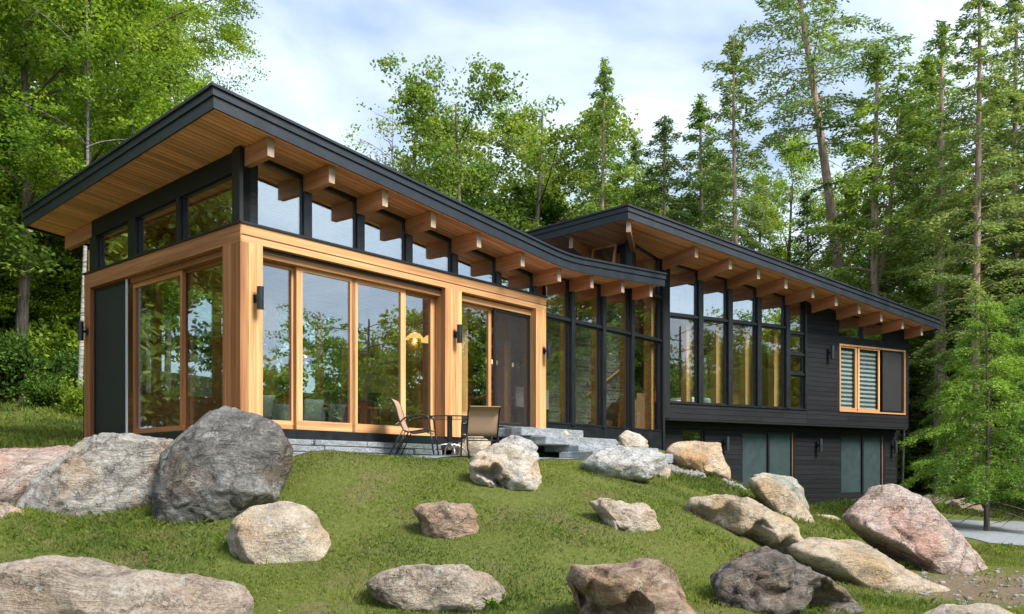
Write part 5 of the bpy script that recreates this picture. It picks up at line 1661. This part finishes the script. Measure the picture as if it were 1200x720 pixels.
PROTO = {}
def hemlock(key, seed, H, Rm, cb, r0, nb, mat, bark, droop=.5, twigs=13, per=12, dead=10, lean=0.0, bend=0.0, wob=.12, leafL=.20, leafW=.07, taper=.85, top=None, fork=False, irregular=.35):
    R = np.random.RandomState(seed)
    root = empty('hemlock_tree', (0, 0, 0))
    line = trunk_line(R, H, wob, 16, lean, bend)
    wd = Wood()
    rad = lambda z: r0 * (1 - .86 * np.clip(z / H, 0, 1)) + .012
    wd.tube(line, [rad(z) * (1.35 if z < 0 else (1.12 if z < .6 else 1)) for z in line[:, 2]], 10)
    if fork:
        z1 = H * .45; p = at_h(line, z1)
        ln = np.array([p + np.array([.9 * f ** .7 * 1.6, .2 * f, f * H * .42]) for f in np.linspace(0, 1, 8)])
        wd.tube(ln, np.linspace(rad(z1) * .75, .02, 8), 8)
    C_, Dr, Nr = [], [], []
    for i in range(nb):
        f = (i + R.uniform(0, 1)) / nb
        z = H * (cb + (1 - cb) * f * .985)
        L = Rm * ((1 - f) ** taper) * R.uniform(1 - irregular, 1 + irregular * .6) + .25
        if f < .18: L *= .55 + 2.5 * f
        az = i * 2.39996 + R.uniform(-.5, .5)
        p0 = at_h(line, z)
        if fork and f > .15 and R.uniform() < .4:
            p0 = p0 + np.array([1.1, .1, 0])
        h_ = np.array([math.cos(az), math.sin(az), 0])
        rise = R.uniform(.05, .35) + .35 * f
        ss = np.linspace(0, 1, 6)
        bl = p0 + h_ * (L * ss)[:, None] + np.c_[np.zeros(6), np.zeros(6), L * (rise * ss - droop * R.uniform(.25, 1.45) * ss ** 2)]
        wd.tube(bl, np.linspace(max(.012, rad(z) * .28), .006, 6), 4)
        nt = max(4, int(twigs * L / Rm * 1.2) + 2)
        sv = np.repeat(np.linspace(.18, 1.0, nt), 2)
        sg = np.tile([1, -1], nt)
        base = np.c_[np.interp(sv, ss, bl[:, 0]), np.interp(sv, ss, bl[:, 1]), np.interp(sv, ss, bl[:, 2])]
        side = np.array([-h_[1], h_[0], 0])
        td = h_ * .75 + side[None] * (sg * R.uniform(.5, 1.0, len(sg)))[:, None]
        td[:, 2] -= R.uniform(.05, .45, len(sg)) * droop * 1.4
        td /= np.linalg.norm(td, axis=1)[:, None]
        tl_ = (.42 * L * (1.05 - sv) + .22) * R.uniform(.6, 1.25, len(sg))
        k = per
        q = R.uniform(.05, 1, (len(sg), k))
        cen = base[:, None, :] + td[:, None, :] * (tl_[:, None] * q)[:, :, None]
        cen[:, :, 2] -= (q ** 2) * .16 * tl_[:, None]
        cen += R.normal(0, .40 * leafL, cen.shape)
        dr = td[:, None, :] + side[None, None, :] * R.normal(0, .6, (len(sg), k))[:, :, None] + R.normal(0, .25, cen.shape)
        no = np.array([0, 0, .8]) + R.normal(0, .75, cen.shape)
        C_.append(cen.reshape(-1, 3)); Dr.append(dr.reshape(-1, 3)); Nr.append(no.reshape(-1, 3))
    for i in range(dead):
        z = H * cb * R.uniform(.35, 1.05); az = R.uniform(0, 6.28); L = R.uniform(.5, 1.9)
        p0 = at_h(line, z); h_ = np.array([math.cos(az), math.sin(az), 0])
        ss = np.linspace(0, 1, 5)
        bl = p0 + h_ * (L * ss)[:, None] + np.c_[np.zeros(5), R.normal(0, .04, 5), L * (-.12 * ss - .18 * ss ** 2)]
        wd.tube(bl, np.linspace(.022, .004, 5), 4)
        if L > 1.0:
            q = bl[3]; wd.tube(np.array([q, q + h_ * .25 + np.array([R.normal(0, .2), R.normal(0, .2), .02]), q + h_ * .5 + np.array([R.normal(0, .3), R.normal(0, .3), -.06])]), [.009, .006, .003], 3)
    kt_ = 420; top_ = at_h(line, H)
    C_.append(at_h(line, H * .95) + np.c_[R.normal(0, .14, kt_), R.normal(0, .14, kt_), R.uniform(-.03, .055, kt_) * H]); Dr.append(rv(R, kt_)); Nr.append(rv(R, kt_))
    wd.build('trunk', bark, root)
    C_ = np.concatenate(C_); Dr = np.concatenate(Dr); Nr = np.concatenate(Nr)
    n = len(C_)
    leaf_object('crown', C_, Dr, Nr, R.uniform(.6, 1.4, n) * leafL, R.uniform(.7, 1.3, n) * leafW, mat, root)
    PROTO[key] = [root, H, False]

def broadleaf(key, seed, H, Rm, cb, r0, mat, bark, nl=11, nsub=7, ncl=4, per=60, clr=.50, leafL=.15, lean=0.0, bend=0.0, wob=.25, upw=.9, name='maple_tree', shape=1.0, flat=.45):
    R = np.random.RandomState(seed)
    root = empty(name, (0, 0, 0))
    line = trunk_line(R, H * .93, wob, 14, lean, bend)
    wd = Wood()
    rad = lambda z: r0 * (1 - .88 * np.clip(z / H, 0, 1)) + .012
    wd.tube(line, [rad(z) * (1.3 if z < 0 else 1) for z in line[:, 2]], 9)
    cl = []
    for i in range(nl):
        f = (i + R.uniform(0, 1)) / nl
        z = H * (cb + (.92 - cb) * f)
        env = math.sin(math.pi * min(1, (.16 + .84 * f * .86))) ** .6 if shape else 1
        L = Rm * env * R.uniform(.65, 1.25)
        az = i * 2.39996 + R.uniform(-.6, .6)
        h_ = np.array([math.cos(az), math.sin(az), 0])
        ss = np.linspace(0, 1, 7)
        p0 = at_h(line, z)
        up_ = upw * R.uniform(.35, 1.1) * (.6 + .5 * f)
        bl = p0 + h_ * (L * ss)[:, None] + np.c_[.12 * np.sin(ss * 5 + az), .12 * np.cos(ss * 6 + az), L * (up_ * ss - .30 * ss ** 2)]
        wd.tube(bl, np.linspace(max(.02, rad(z) * .5), .010, 7), 5)
        for j in range(nsub):
            s = R.uniform(.30, 1.0)
            b0 = np.array([np.interp(s, ss, bl[:, k]) for k in range(3)])
            d = h_ * .6 + R.normal(0, .65, 3); d[2] = d[2] * .6 + .15; d /= np.linalg.norm(d)
            l2_ = L * R.uniform(.18, .45) + .25
            tw = np.array([b0, b0 + d * l2_ * .5 + R.normal(0, .05, 3), b0 + d * l2_])
            wd.tube(tw, [.014, .009, .004], 3)
            for c in range(ncl):
                cl.append(b0 + d * l2_ * R.uniform(.35, 1.1) + R.normal(0, .28, 3))
    cl = np.array(cl)
    cen = np.repeat(cl, per, 0)
    csz = np.repeat(R.uniform(.55, 1.35, len(cl)), per)
    off = rv(R, len(cen)) * (R.uniform(0, 1, len(cen)) ** .5 * csz * clr)[:, None]
    off[:, 2] *= flat
    cen = cen + off
    no = np.array([0, 0, .9]) + rv(R, len(cen)) * .9
    wd.build('trunk', bark, root)
    n = len(cen)
    leaf_object('crown', cen, rv(R, n) * np.array([1, 1, .5]), no, R.uniform(.65, 1.3, n) * leafL, R.uniform(.65, 1.2, n) * leafL * .72, mat, root)
    PROTO[key] = [root, H, False]

def bush(key, seed, H, Rm, mat, n=7000, leafL=.10, name='shrub'):
    R = np.random.RandomState(seed)
    root = empty(name, (0, 0, 0))
    wd = Wood(); cl = []
    for i in range(16):
        az = R.uniform(0, 6.28); L = R.uniform(.5, 1) * H; sp = R.uniform(.15, .9) * Rm
        tip = np.array([math.cos(az) * sp, math.sin(az) * sp, L])
        mid = tip * np.array([.35, .35, .55])
        wd.tube(np.array([[0, 0, -.1], mid, tip]), [.022, .014, .004], 4)
        for f in R.uniform(.3, 1.05, 7): cl.append((mid * (1 - f) + tip * f if f > .5 else mid * 2 * f) + R.normal(0, .12 * Rm, 3))
    cl = np.array(cl)
    cen = cl[R.randint(len(cl), size=n)] + rv(R, n) * (R.uniform(0, 1, n) ** .5 * .24 * (H + Rm) * .5)[:, None]
    cen[:, 2] = np.abs(cen[:, 2])
    wd.build('stem', M['bark'], root)
    leaf_object('foliage', cen, rv(R, n), np.array([0, 0, .8]) + rv(R, n) * .8, R.uniform(.7, 1.3, n) * leafL, R.uniform(.6, 1.1, n) * leafL * .6, mat, root)
    PROTO[key] = [root, H, False]

def place(key, u, y, v_top=None, label='', cat='tree', group=None, H=None, rot=None, sx=1.0, x=None):
    root, h0, used = PROTO[key]
    o = root if not used else copy_tree(root)
    PROTO[key][2] = True
    X = (u - CX) / F_PX * y if x is None else x
    zg = gz(X, y)
    if H is None:
        H = -(v_top - CY) / F_PX * y - zg
    s = H / h0
    o.location = (X, y, zg - .05)
    o.scale = (s * sx, s * sx, s)
    o.rotation_euler = (0, 0, rnd.uniform(0, 6.28) if rot is None else rot)
    o['label'] = label; o['category'] = cat
    if group: o['group'] = group
    elif 'group' in o: del o['group']
    return o

MP, BK = M['leaf_maple'], M['bark']
broadleaf('mapleA', 1, 20, 5.2, .26, .24, MP, BK, nl=15, nsub=8, per=78, leafL=.135, clr=.75)
broadleaf('mapleB', 2, 18, 4.6, .22, .20, MP, BK, nl=14, nsub=8, per=78, leafL=.135, clr=.72, lean=-.10, bend=.03)
broadleaf('mapleC', 3, 16, 4.4, .18, .19, M['leaf_olive'], BK, nl=15, nsub=8, per=48, leafL=.18, clr=.7)
broadleaf('mapleD', 4, 15, 4.0, .15, .18, M['leaf_olive'], BK, nl=16, nsub=8, per=46, leafL=.18, clr=.66, upw=1.3)
broadleaf('sapling', 5, 8, 2.8, .34, .08, MP, BK, nl=13, nsub=7, per=70, leafL=.105, clr=.55, upw=.5, flat=.28, name='maple_sapling')
broadleaf('birch', 6, 17, 2.8, .45, .085, MP, M['bark_pale'], nl=10, nsub=6, per=40, leafL=.16, clr=.6, upw=1.2, name='birch_tree', wob=.15)
broadleaf('wisp', 7, 15, 2.8, .35, .12, M['leaf_olive'], M['bark_dead'], nl=12, nsub=6, ncl=3, per=12, leafL=.16, clr=.5, upw=1.4, name='thin_tree')
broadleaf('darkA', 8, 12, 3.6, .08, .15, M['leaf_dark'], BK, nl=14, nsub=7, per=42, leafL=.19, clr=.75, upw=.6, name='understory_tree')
ND, NB, BR = M['needle'], M['needle_blue'], M['bark_red']
hemlock('spire', 11, 20, 3.4, .10, .24, 100, ND, BR, .62, per=13, leafL=.20, leafW=.075)
hemlock('open', 12, 21, 3.2, .34, .22, 72, NB, BR, .62, per=13, leafL=.20, leafW=.075, irregular=.55)
hemlock('big', 13, 24, 4.0, .62, .33, 60, NB, BR, .45, per=11, leafL=.20, leafW=.075, dead=26, lean=-.125, bend=-.02, wob=.05, irregular=.5, taper=.55)
hemlock('fork', 14, 19, 3.8, .36, .26, 78, ND, BR, .60, per=14, leafL=.20, leafW=.075, fork=True, dead=16, irregular=.5, taper=.55)
hemlock('tall', 15, 26, 4.0, .22, .26, 104, NB, BR, .65, per=15, leafL=.20, leafW=.075, dead=18, irregular=.45)
hemlock('dense', 16, 17, 3.8, .06, .24, 104, ND, BR, .68, per=15, leafL=.20, leafW=.075)
hemlock('ragged', 17, 18, 3.2, .22, .20, 78, NB, M['bark_dead'], .60, per=11, leafL=.20, leafW=.075, irregular=.6, dead=20)
hemlock('young', 18, 5.6, 2.3, .14, .065, 58, M['needle_fresh'], BK, .62, twigs=19, per=20, leafL=.085, leafW=.030, dead=6, wob=.04, taper=.75, irregular=.6)
hemlock('bole', 19, 22, 3.6, .52, .36, 50, ND, BR, .45, per=8, leafL=.20, leafW=.075, dead=24)
broadleaf('pine', 9, 9.5, 3.2, .48, .17, M['needle'], M['bark_dead'], nl=11, nsub=6, per=40, leafL=.14, clr=.5, upw=.5, lean=.16, flat=.35, name='pine_tree')
bush('shrubA', 21, 1.7, 1.2, M['leaf_dark'], 6500, .13)
bush('shrubB', 22, 1.2, 1.1, MP, 5000, .11)

# --- left wood
W_L = 'slender trees filling the wood left of the house'
place('mapleA', 172, 29, -130, 'tall maple with a straight dark trunk rising behind the left eave', rot=1.0, sx=.85)
place('mapleB', 138, 27, -110, 'maple with a leaning dark trunk left of the straight trunked one', rot=0.1)
place('birch', 93, 23.5, -60, 'pale barked birch just left of the sunroom end', rot=2.0)
place('mapleA', 20, 25, -140, 'big maple at the left edge of the picture', rot=3.5)
place('mapleC', 60, 33, -60, 'olive green broadleaf between the left edge and the birch')
place('mapleB', 196, 36, 0, 'maple whose outer branches reach right over the high roof corner', rot=2.4, sx=.72)
for i, (u, y, v) in enumerate(((-70, 25, -120), (0, 38, -40), (100, 42, -20), (165, 44, 0), (-130, 34, -60), (45, 46, 20), (120, 36, 40), (-30, 31, 20))):
    place(('mapleC', 'mapleA', 'mapleD', 'mapleB')[i % 4], u, y, v, 'slender green broadleaf tree in the wood left of the house', group=W_L)
for i, (u, y, v) in enumerate(((5, 27.5, 215), (42, 28, 200), (75, 29, 240), (112, 29, 235), (-40, 26, 210), (25, 31, 160), (88, 32, 175), (62, 30, 300), (-10, 29, 270), (140, 31, 210))):
    place('sapling', u, y, v, 'bright green layered maple sapling under the tall trees at the left', group='maple saplings at the left')
for i, (u, y, h) in enumerate(((-20, 24, 1.8), (12, 25, 1.7), (35, 26, 2.0), (58, 27, 2.1), (82, 25.5, 1.5), (100, 27, 1.9), (-60, 25, 2.0), (25, 28, 2.6), (70, 29, 2.4), (0, 29, 2.6), (110, 30, 2.2), (95, 23.5, .9), (45, 24, 1.0))):
    place(('shrubA', 'shrubB')[i % 3 == 2], u, y, H=h, label='leafy green shrub at the top of the grass bank on the left', cat='shrub', group='shrubs along the grass bank')
for i, (u, y, v) in enumerate(((-20, 40, 220), (30, 42, 230), (75, 40, 260), (115, 45, 250), (-90, 36, 200), (150, 46, 240))):
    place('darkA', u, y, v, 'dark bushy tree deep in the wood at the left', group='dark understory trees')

# --- wood behind the middle of the house
R_d = np.random.RandomState(5)
def dead_tree(u, y, v_top, label):
    root = empty('bare_tree', (0, 0, 0))
    Hd = 14.0
    line = trunk_line(R_d, Hd, .2, 12)
    wd = Wood()
    wd.tube(line, np.linspace(.12, .012, 12), 7)
    for i in range(26):
        f = R_d.uniform(.4, .98); p = at_h(line, Hd * f); az = R_d.uniform(0, 6.28); L = (1.15 - f) * 3.2 * R_d.uniform(.6, 1.2)
        h_ = np.array([math.cos(az), math.sin(az), 0]); ss = np.linspace(0, 1, 6)
        bl = p + h_ * (L * .75 * ss)[:, None] + np.c_[R_d.normal(0, .05, 6), R_d.normal(0, .05, 6), L * (.9 * ss - .1 * ss ** 2)]
        wd.tube(bl, np.linspace(.030, .006, 6), 4)
        for j in range(4):
            q = bl[R_d.randint(2, 6)]; d = R_d.normal(0, .5, 3) + np.array([0, 0, .5]); l_ = R_d.uniform(.3, .9)
            wd.tube(np.array([q, q + d * l_ * .5, q + d * l_ + R_d.normal(0, .05, 3)]), [.010, .007, .004], 3)
    wd.build('trunk', M['bark_dead'], root)
    PROTO['dead'] = [root, Hd, False]
    place('dead', u, y, v_top, label)
dead_tree(463, 41, 140, 'bare grey dead tree beyond the low roof')
place('wisp', 492, 43, 128, 'thin tree with sparse leaves beside the bare dead tree')
place('mapleD', 535, 40, 88, 'dense narrow broadleaf left of the rounded one behind the roof valley', sx=.82)
place('mapleC', 622, 43, 98, 'rounded broadleaf with an open crown behind the roof valley', sx=.95)
place('spire', 706, 38, 72, 'pointed hemlock spire above the high corner of the upper roof', sx=.78)
place('open', 775, 41, 135, 'open hemlock right of the pointed spire', sx=1.1)
W_M = 'trees of the wood right behind the house'
for i, (k, u, y, v) in enumerate((('mapleD', 575, 50, 150), ('mapleC', 660, 52, 175), ('ragged', 742, 50, 165), ('mapleD', 690, 47, 190), ('mapleC', 510, 50, 200), ('mapleD', 800, 48, 200), ('darkA', 600, 46, 210), ('darkA', 560, 46, 180), ('darkA', 670, 48, 230), ('dense', 640, 54, 190), ('darkA', 760, 46, 230), ('dense', 720, 47, 215))):
    place(k, u, y, v, 'green tree in the wood right behind the house', group=W_M)
# --- right wood
place('open', 866, 35, 45, 'slim hemlock with a bare pale trunk above the middle of the right roof slope', rot=1.2, sx=.9)
place('spire', 826, 42, 112, 'shaggy hemlock left of the slim bare trunked one')
place('big', 1016, 37, -75, 'huge leaning hemlock with a long bare reddish trunk over the right roof', rot=0.0)
place('fork', 1030, 34, 48, 'forked hemlock with a pale trunk right of the leaning one', rot=0.3)
place('tall', 1141, 28.5, -50, 'tall straight hemlock whose trunk stands right of the house end', rot=.8)
place('mapleA', 920, 47, 190, 'bright green broadleaf low behind the right roof slope')
place('mapleB', 955, 50, 170, 'second bright broadleaf between the leaning trunk and the roof')
place('bole', 1104, 33, 30, 'dark thick trunked hemlock inside the wood left of the tall straight one', rot=2.0)
place('dense', 1085, 39, 70, 'dense hemlock behind the forked one', sx=1.0)
place('tall', 1195, 33, -40, 'tall hemlock at the right edge of the picture', rot=2.6)
W_R = 'hemlocks filling the wood at the right'
for i, (k, u, y, v) in enumerate((('dense', 1000, 44, 215), ('ragged', 1065, 45, 120), ('dense', 1122, 46, 170), ('spire', 1170, 42, 110), ('dense', 1215, 38, 160), ('ragged', 945, 47, 225), ('ragged', 895, 50, 205), ('ragged', 1250, 30, -40), ('dense', 1050, 37, 255), ('dense', 1160, 37, 280), ('spire', 1280, 40, 0), ('dense', 1095, 50, 225), ('bole', 1225, 42, 20), ('spire', 845, 50, 180), ('ragged', 1020, 38, 230))):
    place(k, u, y, v, 'dark green hemlock in the dense wood at the right', group=W_R)
place('young', 1156, 20.6, 352, 'fresh green young hemlock in front of the wood by the house end', rot=1.0, sx=.80)
place('young', 1208, 21.5, 345, 'second fresh green young hemlock at the right edge', rot=3.2, sx=.85)
place('young', 1122, 27.5, 420, 'smaller young hemlock close to the right corner of the house', rot=5.0, sx=.85)
for i, (u, y, v) in enumerate(((1070, 42, 380), (1100, 44, 390), (1140, 43, 370), (1180, 40, 400), (1220, 41, 380), (1260, 36, 380), (1040, 46, 360), (1160, 48, 340), (1085, 50, 340))):
    place('darkA', u, y, v, 'dark bushy undergrowth tree in the shade of the right wood', group='undergrowth trees at the right')
for i, (u, y, h) in enumerate(((1065, 36, 1.4), (1085, 38, 1.7), (1125, 37, 1.4), (1165, 36, 1.5), (1200, 34, 1.4), (1235, 33, 1.6), (1150, 40, 2.0), (1190, 42, 2.1))):
    place('shrubA', u, y, H=h, label='low dark shrub on the floor of the right wood', cat='shrub', group='low shrubs at the right')
def pole(u, y, h, lean, r, label):
    root = empty('thin_trunk_tree', (0, 0, 0))
    wd = Wood(); ln = trunk_line(R_d, h, .06, 10, lean); wd.tube(ln, np.linspace(r, r * .35, 10), 7)
    wd.build('trunk', M['bark_dead'], root)
    X = (u - CX) / F_PX * y
    root.location = (X, y, gz(X, y) - .05)
    tag(root, label, 'tree')
pole(1057, 29.5, 4.2, .06, .05, 'thin pale leaning stem at the right corner of the lower wall')
pole(1074, 38, 9, .02, .09, 'slim pole trunk in the dark gap right of the house')

# --- the wood beyond: one far mass of leaves, uneven along its top
def woodland(name, n, mat, seed, a0, a1, r0, r1, hfun, leaf):
    R = np.random.RandomState(seed)
    nc = n // 90
    az = R.uniform(a0, a1, nc); r = R.uniform(r0, r1, nc)
    x = np.sin(az) * r; y = np.cos(az) * r
    zg = ground_np(x, y)
    z = zg + hfun(az) * R.uniform(.02, 1, nc) ** .8
    c = np.repeat(np.c_[x, y, z], 90, 0)
    c += rv(R, len(c)) * (R.uniform(0, 1, len(c)) ** .5 * np.repeat(R.uniform(.7, 1.8, nc), 90))[:, None] * np.array([1, 1, .6])
    o = leaf_object(name, c, rv(R, len(c)), np.array([0, 0, .8]) + rv(R, len(c)) * .8, R.uniform(.6, 1.4, len(c)) * leaf, R.uniform(.6, 1.2, len(c)) * leaf * .6, mat, None)
    return tag(o, kind='stuff')
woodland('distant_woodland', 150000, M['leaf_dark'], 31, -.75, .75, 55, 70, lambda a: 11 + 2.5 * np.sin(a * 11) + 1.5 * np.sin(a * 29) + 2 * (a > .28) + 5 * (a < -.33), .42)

# --- trees on the other side of the drive, to the right of the frame: the glass mirrors them
W_X = 'trees across the drive mirrored in the glass'
R_x = np.random.RandomState(77)
for i, (ang, r, h) in enumerate([(78, 44, 9.5), (84, 50, 10.5), (90, 46, 9.0), (96, 52, 11), (102, 47, 9.5), (108, 50, 10), (114, 46, 9), (120, 52, 10.5), (72, 50, 10.5), (126, 50, 10), (81, 36, 6.0), (93, 38, 6.5), (105, 38, 6.0), (117, 38, 6.5), (132, 46, 9), (66, 48, 11)]):
    a = math.radians(ang)
    place(('mapleC', 'mapleD', 'darkA', 'dense')[i % 4], 0, r * math.cos(a), x=r * math.sin(a), H=h, label='green tree across the drive beyond the right side of the view', group=W_X, sx=1.4)
place('pine', 0, 13.6, x=23.5, H=9.5, label='lone leaning pine beyond the drive mirrored in the second sliding pane', rot=1.9)
for i, (x_, y_, h_) in enumerate(((21, 26.5, 15), (24, 29, 17), (27, 25, 14), (30, 29, 17), (33, 25.5, 15), (25, 33, 18), (36, 31, 17), (22, 23.5, 9), (28, 22.5, 9), (31, 34, 18))):
    place(('dense', 'mapleC', 'mapleD', 'darkA')[i % 4], 0, y_, x=x_, H=h_, label='tall tree beyond the right end of the drive', group='tall trees beyond the drive mirrored in the curtain wall', sx=1.2)
W_Y = 'trees at the far left mirrored in the sunroom end'
for i, (x_, y_, h_) in enumerate(((-22, 13, 11), (-26, 17, 14), (-24, 20.5, 12), (-30, 12, 15), (-31, 23, 16), (-34, 18, 17), (-29, 27, 15), (-38, 14, 17), (-36, 27, 17), (-28, 7, 12), (-20, 24, 9), (-40, 22, 18))):
    place(('mapleC', 'mapleA', 'darkA', 'mapleD')[i % 4], 0, y_, x=x_, H=h_, label='broadleaf tree beyond the left side of the view', group=W_Y, sx=1.3)
woodland('distant_hedgerow', 190000, M['leaf_olive'], 32, .95, 2.9, 36, 46, lambda a: 9.6 + 1.2 * np.sin(a * 13) + .8 * np.sin(a * 31), .40)
woodland('distant_hedgerow', 80000, M['leaf_olive'], 33, -1.75, -.80, 28, 40, lambda a: 9.0 + 1.2 * np.sin(a * 13), .38)

# --- the weed beside the low boulder at the bottom
def weed(u, v, label, n=26, hh=.22):
    yy = ray_ground(u, v); X = (u - CX) / F_PX * yy
    root = empty('weed_plant', (X, yy, gz(X, yy)), label, 'plant')
    R = np.random.RandomState(int(u))
    for i in range(n):
        az = R.uniform(0, 6.28); l = R.uniform(.5, 1.1) * hh; w_ = R.uniform(.010, .02)
        h_ = Vector((math.cos(az), math.sin(az), 0)); s_ = Vector((-h_.y, h_.x, 0))
        b = Vector((X + R.normal(0, .05), yy + R.normal(0, .05), gz(X, yy) - .01))
        secs = []
        for f in (0, .35, .7, 1):
            c = b + h_ * l * .7 * f + Vector((0, 0, l * (1.05 * f - .45 * f * f)))
            ww = w_ * (.5 if f == 0 else (1 if f < .6 else (.75 if f < .9 else .08)))
            secs.append([c - s_ * ww, c + s_ * ww, c + s_ * ww + Vector((0, 0, .002)), c - s_ * ww + Vector((0, 0, .002))])
        MB().loft(secs).build('leaf', M['needle_fresh'], root)
weed(575, 713, 'bright green weed growing at the right end of the low bottom boulder')

# ------------------------------------------------------------------ say which one: labels by order from the left
ORD = ['leftmost', 'second from the left', 'third from the left', 'fourth from the left', 'fifth from the left', 'sixth from the left', 'seventh from the left', 'eighth from the left', 'ninth from the left', 'tenth from the left', 'eleventh from the left', 'twelfth from the left', 'thirteenth from the left', 'fourteenth from the left', 'fifteenth from the left', 'sixteenth from the left']
NUMW = ['zero', 'one', 'two', 'three', 'four', 'five', 'six', 'seven', 'eight', 'nine', 'ten', 'eleven', 'twelve', 'thirteen', 'fourteen', 'fifteen', 'sixteen']
for grp, what in (('maple saplings at the left', 'bright green layered maple saplings under the tall trees'), ('hemlocks filling the wood at the right', 'shaggy hemlocks filling the right wood'),
                  (W_M, 'green trees right behind the house'), (W_L, 'slender broadleaf trees filling the left wood'), ('shrubs along the grass bank', 'leafy shrubs atop the grass bank'),
                  ('low shrubs at the right', 'low dark shrubs on the right forest floor'), ('undergrowth trees at the right', 'dark bushy undergrowth trees at the right'), ('dark understory trees', 'dark bushy trees deep in the left wood')):
    obs = [o for o in S.objects if o.get('group') == grp and o.parent is None]
    obs.sort(key=lambda o: o.location.x / o.location.y)
    for i, o in enumerate(obs):
        if i == len(obs) - 1:
            o['label'] = 'rightmost of the %s %s' % (NUMW[len(obs)], what)
        else:
            o['label'] = '%s of the %s %s' % (ORD[i], NUMW[len(obs)], what)
